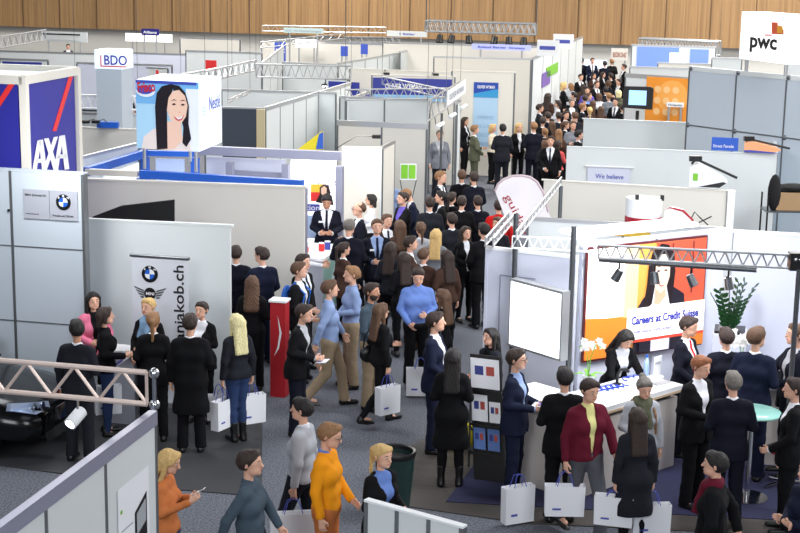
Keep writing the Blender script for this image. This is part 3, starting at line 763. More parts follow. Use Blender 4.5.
for dx, dy in ((0, 0), (22, -4.5)):
    glyph([(30.5+dx, 172+dy+3), (36.3+dx, 140.5+dy), (40+dx, 140+dy), (34.6+dx, 171.5+dy+3)]); glyph([(37.5+dx, 140+dy), (41.5+dx, 139.5+dy), (46+dx, 170.5+dy+3), (41.5+dx, 171+dy+3)]); glyph([(34+dx, 163+dy), (34.6+dx, 159+dy), (43+dx, 158.5+dy), (43.5+dx, 162.5+dy)])
glyph([(42.5, 138.5), (47, 138), (57, 170), (52.5, 171)], .020); glyph([(52.5, 137), (56.5, 136.5), (44.5, 172), (41, 172.5)], .018)
f = Fr(Lr, E1)
poly('blue_panel', f, rect(.09, .5, 2.22, 3.9), M['axa'], b_r, .0, .006)
poly('red_stripe', f, pq(f, [(13, 77.5), (19.5, 77.5), (-3, 112), (-9, 112)])[::-1], M['red'], b_r, .008, .006)
def hs(x1, x2, y, z, label, mt='panel', pw=5, **kw):
    Yo = (6-z)*1500/(y+11); q = far_y((x1+x2)/2, y+(x2-x1)*.015, Yo); return wpx(x1, y, x2, y+(x2-x1)*.03, q.z, label, pw=pw, mt=mt, **kw)
# ------------------------------------------------------------------ blue framed stand with picture cube
def beam(name, p, q, w, hgt, m, parent):
    p = Vector(p); q = Vector(q); b = MB(); z = (p.z+q.z)/2; b.slab(p, q, z-hgt/2, z+hgt/2, w); return b.build(name, m, parent)
zb = 2.5
P1 = at_z(141, 174, zb); P2 = at_z(303, 184, zb); P3 = at_z(145, 153, zb); P0 = at_z(86, 171.5, zb)
rt_ = thing('stand_frame', (P2.x, P2.y, 0), 'bright blue beam frame of the confectionery stand under the picture cube', 'stand frame')
P2b = P2+(P3-P0).normalized()*0.0
beam('blue_beam', P1, P2, .12, .13, M['blue'], rt_); beam('blue_beam', P0, P3, .12, .14, M['blue'], rt_)
beam('pale_beam', P0, P1-E1*.05, .10, .10, M['cream'], rt_)
P4 = at_z(195, 154, zb); beam('blue_beam', P3, P4, .1, .10, M['blue'], rt_)
for p in (P1, P2, P3, P4): b = MB(); b.box((p.x, p.y, 1.22), (.13, .13, 2.42), Matrix.Rotation(-g13, 3, 'Z')); b.build('post', M['blue'] if p is not P2 else M['rail'], rt_)
b = MB(); b.slab(P0+Vector((.2, .5, 0)), P3-Vector((.1, .2, 0)), .05, 2.35, .04); b.build('backlit_panel', mat('backlit white panel', (.95, .97, 1), .5, emit=.5), rt_)
b = MB(); b.slab(P3+Vector((.2, 0, 0)), P4-Vector((.2, 0, 0)), .05, 2.4, .04); b.build('pale_blue_panel', mat('pale blue panel', srgb(178, 196, 232), .4), rt_)
# lavender back frame
B1 = at_z(200, 150, 2.55); B2 = at_z(341, 156, 2.55)
r2 = thing('stand_frame', (B2.x, B2.y, 0), 'lavender grey aluminium frame around the glowing back wall of the confectionery stand', 'stand frame')
beam('beam', B1, B2, .14, .16, M['rail'], r2)
for px in (230, 286, 340):
    p = at_z(px, 152+(px-200)*.04, 2.55); b = MB(); b.box((p.x, p.y, 1.2), (.13, .13, 2.38), Matrix.Rotation(-g13, 3, 'Z')); b.build('post', M['rail'], r2)
pa = at_y(235, 173, B1.y-.05); pb = at_y(284, 175, B1.y-.3); beam('lower_beam', pa, pb, .1, .1, M['rail'], r2)
b = MB(); p = at_z(205, 152, 2.5); q = at_z(284, 155, 2.5); b.slab(p+E2*.1, q+E2*.1, .1, 2.4, .03); b.build('back_panel', M['lilac'], r2)
pl, pr = at_z(291, 156, 2.5), at_z(337, 157.5, 2.5)
f = Fr((pl.x, pl.y, 0), pr-pl); wd = (Vector((pr.x, pr.y, 0))-Vector((pl.x, pl.y, 0))).length
gl = thing('light_box', f.p(0, .1, 0), 'glowing white light box wall with a small portrait behind the tin counter', 'light box')
poly('lit_panel', f, rect(0, .1, wd, 2.34), mat('light box white', (1, 1, 1), .5, emit=1.0), gl, .0, .02)
text(f, 'Nestlé', .42, 1.98, .2, mat('pale violet lettering', srgb(150, 150, 215), .6), gl, d=.024, width=.42)
text(f, 'Good Food, Good Life', .34, 1.82, .07, mat('pale violet lettering', (1, 1, 1)), gl, d=.024, width=.6)
poly('picture_block', f, pq(f, [(311, 201), (311, 184), (326, 184), (326, 201)]), mat('picture tile yellow', srgb(240, 200, 60), .5), gl, .024)
poly('picture_block', f, pq(f, [(311, 201), (311, 192), (322, 192), (322, 201)]), M['red'], gl, .028)
poly('portrait_jacket', f, pq(f, [(316, 202), (320, 194), (325, 192), (332, 195), (334, 205)]), M['text'], gl, .032)
poly('portrait_hair', f, pq(f, [(320, 195), (320, 187), (324, 184), (329, 185), (331, 192), (330, 198)]), mat('printed dark hair', srgb(50, 26, 28), .6), gl, .036)
poly('portrait_face', f, pq(f, [(321.5, 193), (321.5, 188), (324.5, 185.5), (327, 188), (327, 193), (324.5, 196)]), mat('printed skin', srgb(238, 196, 170), .6), gl, .040)
x_, y_ = px_on(f, 306, 211); poly('violet_band', f, pq(f, [(300, 211), (300, 203.5), (320, 204), (320, 211)]), M['textb'], gl, .024)
text(f, 'national', px_on(f, 301, 209)[0]-.05, px_on(f, 301, 209.5)[1], .15, M['textw'], gl, d=.032, width=.5)
poly('pale_blue_block', f, pq(f, [(300, 238), (300, 215), (319, 215), (319, 238)]), mat('pale blue print', srgb(190, 212, 245), .5), gl, .024)
# picture cube
Yq = 25.4
c0 = at_y(199.4, 151.8, Yq); zc0 = c0.z; zt = at_y(199.4, 82.4, Yq).z
cl_ = at_y(137.2, 151, Yq+.35)
u1 = (Vector((c0.x, c0.y, 0))-Vector((cl_.x, cl_.y, 0))); wq = u1.length; u1.normalize()
cr = at_y(221.7, 147, Yq+1.35); u2 = (Vector((cr.x, cr.y, 0))-Vector((c0.x, c0.y, 0))); dq = u2.length; u2.normalize()
cube = thing('picture_cube', (c0.x, c0.y, zc0), 'big backlit picture cube with a smiling dark haired woman on its front', 'advertising cube')
C2 = Vector((c0.x, c0.y, 0))
b = MB(); b.prism([Vector((p.x, p.y, zc0)) for p in (C2, C2+u2*dq, C2+u2*dq-u1*wq, C2-u1*wq)], (0, 0, 1), zt-zc0); b.build('cube_body', mat('backlit cube skin', srgb(226, 236, 252), .4, emit=.55), cube)
for p in (C2-u1*.1+u2*.1, C2-u1*(wq-.1)+u2*.1, C2-u1*(wq/2)+u2*(dq-.1)):
    b = MB(); b.tube([(p.x, p.y, 2.5), (p.x, p.y, zc0)], .03, 8); b.build('support', M['alu'], cube)
f = Fr(C2-u1*wq+Vector((0, 0, zc0)), u1); hq = zt-zc0
def em(n, c, e=.22): return mat(n, srgb(*c), .5, emit=e)
poly('printed_sky', f, rect(0, 0, wq, hq), em('print sky blue', (176, 220, 246)), cube, .003, .003)
poly('printed_sky', f, rect(0, hq*.66, wq, hq*.34), em('print sky deeper', (120, 185, 235)), cube, .008, .002)
poly('printed_sky', f, rect(wq*.8, 0, wq*.2, hq*.9), em('print white', (240, 246, 252)), cube, .010, .002)
poly('printed_band', f, rect(0, hq*.955, wq*.97, hq*.045), em('print royal', (60, 80, 180)), cube, .011, .002)
SX = lambda pts: [(x*wq, y*hq) for x, y in pts]
hairc = em('print black hair', (30, 22, 28), .1); skc = em('print skin', (244, 206, 182)); 
poly('portrait_blouse', f, SX([(.08, 0), (.12, .18), (.28, .30), (.5, .34), (.7, .26), (.86, .1), (.88, 0)]), em('print blouse', (238, 226, 218)), cube, .013)
poly('portrait_neck', f, SX([(.42, .0), (.44, .42), (.72, .42), (.74, .16), (.62, .03)]), skc, cube, .0155)
poly('portrait_hair', f, SX([(.33, 0), (.32, .3), (.31, .62), (.34, .82), (.42, .92), (.56, .96), (.70, .94), (.80, .84), (.85, .66), (.84, .40), (.88, .18), (.80, .06), (.74, .12), (.76, .34), (.6, .9), (.5, .6), (.5, .02)]), hairc, cube, .019)
poly('portrait_face', f, SX([(.56, .44), (.50, .58), (.53, .76), (.60, .86), (.70, .88), (.79, .80), (.83, .66), (.80, .50), (.72, .39), (.63, .38)]), skc, cube, .022)
dk = em('print dark brown', (60, 34, 34), .1)
for ex in (.615, .755):
    poly('portrait_eye', f, SX([(ex-.035, .665), (ex, .69), (ex+.035, .672), (ex, .655)]), dk, cube, .025); poly('portrait_brow', f, SX([(ex-.05, .715), (ex, .745), (ex+.05, .725), (ex, .73)]), dk, cube, .025)
poly('portrait_nose', f, SX([(.685, .56), (.70, .55), (.725, .56), (.70, .57)]), em('print skin shade', (214, 160, 136)), cube, .025)
poly('portrait_mouth', f, SX([(.61, .50), (.69, .47), (.78, .53), (.74, .455), (.69, .43), (.64, .45)]), em('print lips', (200, 80, 84)), cube, .025); poly('portrait_teeth', f, SX([(.63, .493), (.69, .475), (.76, .515), (.73, .468), (.68, .455)]), em('print white', (1, 1, 1)), cube, .028)
poly('logo_oval', f, [(x*wq, y*hq) for x, y in circ(.16, .84, .15, sy=.55)], em('print white', (1, 1, 1)), cube, .014)
poly('logo_oval', f, [(x*wq, y*hq) for x, y in circ(.15, .86, .13, sy=.5)], em('print royal', (1, 1, 1)), cube, .0165)
text(f, 'Frisco', .035*wq, .82*hq, .24, em('print logo red', (196, 40, 44)), cube, d=.021, width=.33, rot=.1, bold=.03)
fs = Fr(C2+Vector((0, 0, zc0)), u2)
text(fs, 'Nestlé', dq*.42, hq*.55, .34, mat('cube violet lettering', srgb(90, 100, 180), .5), cube, d=.008, width=dq*.5)
for k in range(3): poly('pale_mark', fs, rect(dq*.10, hq*(.50+.05*k), dq*.2, hq*.03), mat('cube pale mark', srgb(190, 206, 236), .5, emit=.3), cube, .006)
# beam under the cube to the right
wpx(212, 146, 338, 149, 2.85, 'long pale lilac header wall behind the picture cube', pw=3, mt='lilac', rail=.08, railm='lilac', post=False, z0=2.2) if False else None
# counter of the confectionery stand
f = Fr(gxy(331, 260, 1.05), E1); K = gxy(331, 259, 1.05)
ctr = thing('counter', (K.x, K.y, 0), 'white counter with tins and a green blue graphic on its end', 'counter')
f = Fr(K-E1*1.15, E1)
b = MB(); b.prism([f.p(0, 0, 0), f.p(1.0, 0, 0), f.p(1.0, 0, -1.3), f.p(0, 0, -1.3)], (0, 0, 1), 1.0); b.build('counter_body', M['lilac'], ctr)
b = MB(); b.prism([f.p(-.03, 1.0, .03), f.p(1.03, 1.0, .03), f.p(1.03, 1.0, -1.33), f.p(-.03, 1.0, -1.33)], (0, 0, 1), .05); b.build('counter_top', M['white'], ctr)
fe = Fr(f.p(1.0, 0, 0), E2)
poly('end_graphic', fe, rect(.05, .05, 1.2, .92), mat('graphic green grey', srgb(150, 190, 180), .5), ctr, .002); poly('end_graphic', fe, [(.1, .05), (.5, .05), (1.2, .9), (.9, .95)], mat('graphic pale', srgb(215, 228, 232), .5), ctr, .006); poly('end_graphic', fe, rect(.3, .2, .35, .22), M['blue'], ctr, .009)
for i, (u, dd2, c, lb) in enumerate([(.62, -.25, 'red', 'red tin at the front edge of the white counter'), (.52, -.35, 'navy', 'dark blue tin beside the front red tin on the white counter'), (.80, -.62, 'red', 'red tin further back on the white counter'), (.86, -.80, 'textb', 'violet blue tin behind the back red tin on the white counter')]):
    p = f.p(u, 1.0515, dd2); t = thing('tin', p, lb, 'tin'); b = MB(); b.lathe([(.05, 0), (.052, .005), (.052, .13), (.05, .135)], p, 16); b.build('tin_body', M[c], t); b = MB(); b.lathe([(.053, .135), (.053, .15)], p, 16); b.build('lid', M['white'], t)
# lit room behind
wpx(343, 146, 381, 147, 2.5, 'brightly lit warm white wall right of the lavender frame', mt='cream', pw=.9, rail=.03, railm='cream', seam='panel')
pwall(at_z(382, 146, 2.5), at_z(382, 146, 2.5)+E2*1.0, 2.5, 'narrow end wall right of the lit warm white wall', mt='cream')
f = wall_frame(at_z(343, 146, 2.5)*1, at_z(381, 147, 2.5)*1)
f.o.z = 0; o = poly('wall_recess', f, rect(.38, .6, .2, 1.3), mat('recess beige', srgb(176, 164, 156), .8), bpy.data.objects['partition_wall'] if False else ctr, .01) if False else None
al = at_y(336, 147, 27.75); armlamp((al.x, al.y, 2.66), (.75, -.1, .25), 'long armed lamp reaching over the lit warm white wall', on=False)
# ------------------------------------------------------------------ stand F (centre) & its right side
FA = at_z(338, 120, 2.5); FB = at_z(427, 124, 2.5)
wpx(338, 120, 427, 124, 2.5, 'wide pale front wall left of the standing man in the white booth', pw=1.2, rail=.12, railm='alu', mt='cream')
FC = at_z(460, 100, 2.5)
sd_ = (FC-FB); sd_.z = 0; sl2 = sd_.length; sd_.normalize()
pwall(FB+sd_*5.2, FC, 2.5, 'white side wall of the central booth seen edge on beside the crowd', pw=1.5, mt='panel')
post(FB+sd_*2.4, 0, 2.5, .03, 'slim post of the white booth in front of the blurred grey suit')
truss(FB+Vector((0, 0, .05)), FC+Vector((0, 0, .05)), .45, .02, 6, 'lattice rail running back along the top of the central booth', 'alu')
f = Fr(Vector((FB.x, FB.y, 0))+sd_*3.0, sd_); sgn = thing('sign', f.p(0, 2.6, 0), 'small white name board on the lattice rail of the central booth', 'sign'); poly('board', f, rect(0, 2.62, 3.6, .36), M['white'], sgn, .03, .02)
text(f, 'OLIVER WYMAN', .3, 2.72, .22, M['grey'], sgn, d=.056, width=2.8)
for k in range(3):
    p = FB+sd_*(1.2+k*2.2); lb = 'white tube lamp on the central booth side, %s' % ('nearest of three' if k == 0 else 'middle of three' if k == 1 else 'farthest of three')
    t = thing('tube_lamp', (p.x, p.y, 2.3), lb, 'lamp'); b = MB(); b.tube([Vector((p.x+.05, p.y, 2.30)), Vector((p.x+.2, p.y+.25, 2.36))], .05, 10); b.build('lamp_housing', M['white'], t)
    b = MB(); b.tube([Vector((p.x+.03, p.y, 2.36)), Vector((p.x+.0, p.y, 2.55))], .01, 6); b.build('bracket', M['black'], t)
wpx(340, 96, 430, 99, 2.5, 'plain inner wall inside the central stand', pw=1.6, mt='panel')
truss(at_z(345, 100, 2.7), at_z(452, 98, 2.7), .25, .02, 12, 'grey lattice truss across the central stand', 'alu')
truss(at_z(382, 84, 2.75), at_z(446, 98, 2.75), .2, .02, 8, 'grey truss slanting in front of the navy banner', 'alu')
# navy banner wall
r, A, B, d = wpx(372, 74, 455, 76, 3.0, 'cream wall carrying the navy name banner', pw=3, mt='cream', rail=.03, railm='cream')
f = wall_frame(A, B); Lw = (B-A).length
bb = thing('name_banner', f.p(0, 2, 0), 'wide navy banner with white capitals above a pale blue landscape', 'banner')
w0 = pq(f, [(373, 77.5), (452, 80), (452, 96), (452, 102), (373, 93)])
x0, x1 = w0[0][0], w0[1][0]; yt, ym, yl = w0[0][1], w0[2][1], w0[3][1]
poly('navy_field', f, rect(x0, ym, x1-x0, yt-ym), mat('banner royal', srgb(52, 60, 150), .4), bb, .0, .01); poly('sky_field', f, rect(x0, yl, x1-x0, ym-yl), mat('banner sky', srgb(150, 200, 235), .4), bb, .0, .01)
tq = pq(f, [(385, 88.5), (422, 88.5)]); text(f, 'OLIVER WYMAN', tq[0][0], tq[0][1], .2, M['textw'], bb, d=.014, width=tq[1][0]-tq[0][0], bold=.02)
for px in (383, 432): p = at_y(px, 76.5, A.y-.3); armlamp((p.x, p.y+.3, 3.0), (.1, -.4, .05), 'black arm lamp above the navy banner, %s one' % ('left' if px < 400 else 'right'), on=False)
pA = at_z(346, 99, 2.45); pB = at_z(384, 85, 2.45)
r, A, B, d = pwall(pA, pB, 2.45, 'partition carrying the slanted royal blue banner', pw=2.5, mt='panel')
f = wall_frame(A, B); poly('blue_banner', f, rect(.3, 1.75, (B-A).length-.4, .62), mat('banner royal', (1, 1, 1)), r, .0, .01); poly('sky_banner', f, [(.3, 1.4), ((B-A).length-.1, 1.4), ((B-A).length-.1, 1.9), (.3, 1.55)], mat('banner sky', (1, 1, 1)), r, .012, .005)
# poster wall G with tall blue poster
r, A, B, d = wpx(452, 70, 515, 72, 3.0, 'cream end wall carrying the tall blue poster', pw=3, mt='cream', rail=.03, railm='cream')
f = wall_frame(A, B); ps = thing('poster', f.p(1, 1, 0), 'tall blue and pale poster on the cream wall behind waiting people', 'poster')
pp = pq(f, [(474, 82), (498.5, 83.5), (474, 97), (474, 146)]); X0, X1 = pp[0][0], pp[1][0]; Yt, Ym, Yl = pp[0][1], pp[2][1], pp[3][1]
poly('pale_field', f, rect(X0, Yl, X1-X0, Yt-Yl), mat('poster pale blue', srgb(172, 205, 232), .5), ps, 0, .006); poly('royal_field', f, rect(X0, Ym, X1-X0, Yt-Ym), mat('poster royal', srgb(30, 70, 165), .5), ps, .007, .004)
poly('cyan_wedge', f, [(X0, Ym), (X1, Ym), (X1, Ym+.25), (X0, Ym+.1)], mat('poster cyan', srgb(50, 150, 205), .5), ps, .012, .003)
text(f, 'OLIVER WYMAN', X0+.1, Yt-.17, .12, M['textw'], ps, d=.014, width=X1-X0-.2, bold=.02)
for k, s in enumerate(['EXPERIENCE', 'THE GLOBAL', 'CONSULTING', 'CAREERS']): text(f, s, X0+.12, Ym-.62-.25*k, .14, mat('poster grey blue', srgb(130, 165, 200), .5), ps, d=.008, width=(X1-X0)*.65)
wpx(434, 56, 531, 58.5, 3.1, 'high cream wall above and behind the tall blue poster wall', pw=4, mt='cream', rail=.05, railm='alu')
HB = at_z(532, 58, 3.1)
r, A, B, d = pwall(HB+E2*.1, HB+E2*14, 3.1, 'deep white wall with green and violet posters beside the far crowd', pw=2.5, mt='panel')
f = wall_frame(A, B)
for pts, m_, lb in (([(541.5, 88), (541.5, 74), (550, 73), (550, 86)], 'purple', 'violet poster on the deep white wall'), ([(546, 78), (546, 68), (557.5, 67), (557.5, 76)], 'green', 'lime green poster on the deep white wall')):
    q = pq(f, pts); t = thing('poster', f.p(q[0][0], q[0][1], 0), lb, 'poster')
    poly('sheet', f, rect(q[0][0], q[0][1], max(.8, q[2][0]-q[0][0]), q[1][1]-q[0][1]), mat('violet print', srgb(120, 90, 170), .5) if m_ == 'purple' else M['green'], t, 0, .02)
for k in range(2):
    p = B-d*(3+6*k) if k else A+d*1.0; ff = Fr(p, E1); t = thing('sign', ff.p(0, 3.15, 0), 'white board standing on top of the deep white wall, %s one' % ('rear' if k else 'front'), 'sign'); poly('board', ff, rect(0, 3.11, .7, .5), M['white'], t, 0, .04); poly('print', ff, rect(.08, 3.3, .5, .12), M['textb'], t, .042, .004)
# ------------------------------------------------------------------ left middle ground
wpx(265, 107, 350, 82, 2.5, 'long panelled partition running back from the dark display board', pw=1.15, mt='panel', rail=.1)
r, A, B, d = wpx(205, 106, 264, 107.5, 2.5, 'front wall behind the dark display board', pw=2, mt='panel')
f = wall_frame(A, B); q = pq(f, [(223, 140), (257, 108)]); t = thing('display_board', f.p(q[0][0], .8, 0), 'large dark grey display board with a beige wooden edge', 'display board')
poly('board', f, rect(q[0][0], .6, q[1][0]-q[0][0], 1.86), M['screen'], t, .0, .06); poly('wooden_edge', f, rect(q[1][0], .6, .2, 1.86), M['beige'], t, 0, .08)
for i, (a, b2) in enumerate([((232, 102), (300, 103)), ((232, 98), (330, 86))]): pass
r_ = truss(at_z(228, 103, 2.55), at_z(250, 93, 2.55), .08, .02, 3, 'short roof rail above the dark display board')
wpx(222, 88.5, 336, 92, 2.5, 'long white wall behind the display board, lamp glowing at its right end', pw=3, mt='panel')
p = at_z(325, 83, 2.65); armlamp((p.x, p.y, 2.5), (.0, -.3, .12), 'brightly lit lamp shining near the small blue banner', on=True)
r, A, B, d = wpx(326, 77.5, 348, 78.5, 2.5, 'short wall behind the brightly lit lamp', pw=2, mt='panel', rail=.05)
f = wall_frame(A, B); t = thing('name_banner', f.p(0, 2, 0), 'small royal blue banner beside the brightly lit lamp', 'banner'); poly('blue_field', f, rect(.1, 1.95, 1.0, .45), mat('banner royal', (1, 1, 1)), t, 0, .01); text(f, 'BOARD', .3, 2.08, .2, M['textw'], t, d=.014, width=.5) if False else None
r, A, B, d = wpx(338, 62.5, 400, 52, 2.5, 'panelled partition rising to the right behind the grey truss', pw=1.3, mt='panel', rail=.08)
wpx(283, 61.5, 338, 64, 2.5, 'pale wall in front of the seated guests of the far left stand', pw=2, mt='panel', rail=.08)
truss(at_z(205, 82, 2.9), at_z(256, 70, 2.9), .28, .025, 9, 'grey truss slanting up to the left of the long grey truss')
truss(at_z(256, 77, 2.75), at_z(351, 79, 2.75), .36, .025, 12, 'long grey horizontal truss with zigzag bracing left of centre')
wpx(350, 68, 472, 72.5, 2.8, 'wide cream wall above the navy banner', pw=6, mt='cream', rail=.03, railm='cream')
wpx(400, 51, 427, 47, 2.6, 'far panelled partition left of the hanging lamp truss', pw=1.5, mt='panel', rail=.08)
wpx(427, 47, 433, 47.5, 2.6, 'narrow beige wall end beside the far panelled partition', pw=2, mt='cream')
# yellow and blue cloth
p = at_z(298, 144, 2.1); t = thing('pennant', (p.x, p.y, 0), 'triangular yellow and blue pennant on a pole behind the lavender frame', 'flag')
b = MB(); y_ = p.y; b.prism([at_y(297, 150, y_), at_y(323, 150, y_), at_y(323, 131, y_), at_y(318, 134, y_)], (0, 1, 0), .03); b.build('cloth', M['yellow'], t)
b = MB(); b.prism([at_y(316, 149, y_-.01), at_y(323, 149, y_-.01), at_y(323, 132, y_-.01), at_y(319, 134, y_-.01)], (0, -1, 0), .01); b.build('blue_corner', M['blue'], t)
q = at_y(323, 132, y_+.02); b = MB(); b.tube([(q.x, q.y, 0), (q.x, q.y, q.z)], .02, 8); b.build('pole', M['alu'], t)
# column tower of the accounting firm
c = at_z(95.5, 50.5, 4.0); Y0 = c.y; f = Fr((c.x, c.y, 0), E1)
t = thing('advertising_tower', f.p(0, 0, 0), 'slim white tower with blue capitals and a red bracket line, left background', 'tower')
wB = (at_y(122, 50, Y0).x-c.x)/math.cos(g13)
b = MB(); b.prism([f.p(0, 0, 0), f.p(wB, 0, 0), f.p(wB, 0, -wB), f.p(0, 0, -wB)], (0, 0, 1), 3.6); b.build('column', M['bmwp'], t)
b = MB(); b.prism([f.p(-.02, 3.6, .02), f.p(wB+.02, 3.6, .02), f.p(wB+.02, 3.6, -wB-.02), f.p(-.02, 3.6, -wB-.02)], (0, 0, 1), .42); b.build('lit_header', mat('backlit cube skin', (1, 1, 1)), t)
text(f, 'BDO', .20, 3.70, .30, mat('deep blue lettering', srgb(40, 50, 170), .5), t, d=.03, width=.54, bold=.01)
poly('red_line', f, rect(.12, 3.65, .62, .025), M['red'], t, .022); poly('red_line', f, rect(.12, 3.65, .025, .25), M['red'], t, .022)
wpx(77, 62, 172, 64.5, 2.6, 'grey lilac wall behind the slim white tower', pw=4, mt='lilac')
r, A, B, d = wpx(128, 66, 168, 68, 2.5, 'lit pale wall with a single red bar', pw=3, mt='panel', rail=.04)
f = wall_frame(A, B); q = px_on(f, 156, 67); poly('red_bar', f, rect(q[0], 1.8, .09, .62), M['red'], r, .0, .01)
hs(130, 200, 52, 2.7, 'far grey wall under the lit name board', mt='lilac')
truss(at_z(76, 108, 2.65), at_z(138, 110, 2.65), .3, .025, 8, 'white lattice truss between the blue tower and the picture cube', 'white')
truss(at_z(181, 86, 2.7), at_z(232, 76, 2.7), .3, .025, 7, 'grey truss above the picture cube', 'alu')
wpx(78, 111.5, 140, 114, 2.5, 'pale booth wall behind the desk microphones', pw=2.5, mt='panel')
r, A, B, d = wpx(60, 111, 98, 112.5, 2.45, 'low wall behind the dark monitor', pw=2, mt='panel', rail=.03)
f = wall_frame(A, B); q = pq(f, [(78, 123), (98, 112.5)]); t = thing('monitor', f.p(q[0][0], q[0][1], 0), 'dark flat monitor with a blue lower edge behind the blue tower', 'monitor'); poly('screen', f, rect(q[0][0], q[0][1]+.05, .58, .32), M['screen'], t, .03, .04); poly('blue_edge', f, rect(q[0][0], q[0][1]-.02, .58, .07), M['textb'], t, .03, .04)
wpx(70, 126, 140, 129, 2.5, 'cream booth wall with two arm lamps behind the blue tower', pw=4, mt='cream', rail=.03, railm='cream')
for px, lb in ((88, 'left'), (98, 'right')):
    p = at_z(px+14, 128, 2.5); armlamp((p.x, p.y, 2.5), (-.3, -.2, .15), 'black arm lamp on the cream booth wall, %s one' % lb)
p = at_z(108, 127.8, 2.5); t = tag(MB().box((p.x, p.y, 2.565), (.45, .16, .12)).build('lamp_case', M['blue'], None, loc=(p.x, p.y, 2.505)), 'small blue box on the cream booth wall', 'box')
pwall(at_z(78, 157, 2.7), at_z(137, 142.5, 2.7), 2.7, 'pale slanting partition between blue tower and picture cube', pw=2.5, mt='panel', rail=.05)
# ------------------------------------------------------------------ far background
r, A, B, d = hs(-6, 96, 50, 2.8, 'far white wall at the left edge below the timber wall')
r, A, B, d = wpx(0, 58, 48, 59.5, 2.7, 'far wall carrying the long blue banner', pw=4)
f = wall_frame(A, B); t = thing('name_banner', f.p(.2, 2, 0), 'long narrow blue banner far behind the blue tower', 'banner'); Lw = (B-A).length
poly('blue_field', f, rect(.1, 2.05, Lw-.3, .55), mat('banner royal', (1, 1, 1)), t, 0, .02); text(f, 'D|FINE  ANALYTICS', 1.0, 2.2, .3, M['textw'], t, d=.026, width=Lw*.6)
def board(px1, px2, py1, py2, Y, m, name, label, cat='sign', txt=None, tm='textw', post_=True, em_=None, tw=.8):
    a_ = far_y(px1, py2, Y); b_ = far_y(px2, py2, Y); tp = far_y(px1, py1, Y); f = Fr((a_.x, a_.y, a_.z), E1); w = (b_.x-a_.x)/math.cos(g13); h_ = tp.z-a_.z
    t = thing(name, a_, label, cat); poly('board', f, rect(0, 0, w, h_), m, t, 0, .05)
    if txt: text(f, txt, w*(1-tw)/2, h_*.28, h_*.55, M[tm] if isinstance(tm, str) else tm, t, d=.056, width=w*tw, bold=.02)
    if post_: 
        for k in (.15, .85): b = MB(); b.tube([f.p(w*k, 0, .02), f.p(w*k, -a_.z, .02)], .035, 8); b.build('support_post', M['alu'], t)
    return t, f, w, h_
board(142, 160, 28.5, 35, 84, M['navy'], 'name_board', 'small navy name board standing under the timber wall, left', txt='Allianz')
board(126, 174, 33, 41, 88, mat('lit header white', (1, 1, 1), .5, emit=.9), 'lit_header', 'long glowing white header below the small navy board', cat='light box')
board(284, 324, 27.5, 32.5, 80, mat('pale teal board', srgb(186, 208, 206), .5), 'name_board', 'long pale teal name board against the timber wall', txt='BASF - The Chemical Company', tm='grey', tw=.9)
board(275, 286, 42, 61, 76, mat('mid blue banner', srgb(66, 90, 190), .5), 'banner_stand', 'upright blue banner with white capitals in the far left stand', cat='banner', txt='BASF')
hs(262, 400, 40, 3.2, 'far warm white wall behind the seated guests', mt='cream'); 
board(296, 318, 39, 47, 82, mat('lit header white', (1, 1, 1)), 'light_box', 'glowing white panel above the seated guests', cat='light box')
for i, (x, y) in enumerate([(341, 51), (361, 49)]): board(x, x+7, y-5, y+5, 80, mat('mid blue banner', (1, 1, 1)), 'banner_stand', 'tiny blue banner in the far left stand, %s of two' % ('left' if i == 0 else 'right'), cat='banner')
board(387, 427, 30.5, 36, 84, M['panel'], 'name_board', 'long pale name board left of the hanging lamp truss', txt='+ Bühler', tm='textb', tw=.4)
truss(far_y(262, 31, 83), far_y(386, 33, 81), .22, .02, 14, 'long thin truss in front of the timber wall', 'alu')
r = truss(far_y(426, 31, 70), far_y(536, 34.5, 69), .36, .03, 18, 'overhead truss with six hanging stage lamps, top centre', 'alu', wid=.5)
for q in (far_y(426, 31, 70), far_y(536, 34.5, 69)):
    b = MB(); b.tube([q, (q.x, q.y, 12.7)], .02, 6); b.build('hanger_cable', M['steel'], r)
for i, px in enumerate((440, 452, 469, 495, 509, 524)):
    p = at_y(px, 31+(px-426)*.032, 69.5-.25); spot((p.x, p.y, p.z-.03), 'black stage lamp under the overhead truss, %s from the left' % ['first', 'second', 'third', 'fourth', 'fifth', 'sixth'][i], (random.uniform(-.3, .3), -.3, -1), .42, .17, hang=.22, group='stage lamps under the overhead truss')
hs(383, 566, 41.5, 3.3, 'far bright white wall below the overhead lamp truss', mt='cream')
board(472, 530, 43.5, 49, 76, mat('pale violet header', srgb(170, 176, 236), .5, emit=.35), 'lit_header', 'pale violet lit header below the overhead lamp truss', cat='light box', txt='Roland Berger  Strategy', tm='textb')
truss(at_z(260, 48, 3.2), at_z(346, 38, 3.2), .18, .018, 9, 'far truss crossing the seated guests stand', 'alu')
truss(at_z(345, 42, 3.2), at_z(400, 43, 3.2), .18, .018, 9, 'far truss left of the lamp truss', 'alu')
truss(at_z(0, 48, 3.1), at_z(46, 40, 3.1), .35, .025, 8, 'far slanting truss at the top left edge', 'alu')
board(42, 90, 31, 41, 86, M['panel'], 'window_board', 'far pale board with a dark bar, top left', cat='board'); board(42, 82, 33, 34.5, 85.5, M['text'], 'dark_bar', 'thin dark bar on the far pale board, top left', cat='bar', post_=False)
hs(186, 262, 50, 3.0, 'far white wall left of the upright blue banner'); hs(180, 240, 37, 3.2, 'far bright wall under the timber wall left of centre', mt='cream')
wpx(262, 62, 283, 46, 2.9, 'slanting far partition left of the upright blue banner', pw=3)
board(206, 217, 60, 70, 66, M['red'], 'red_panel', 'small red panel above the picture cube', cat='panel')
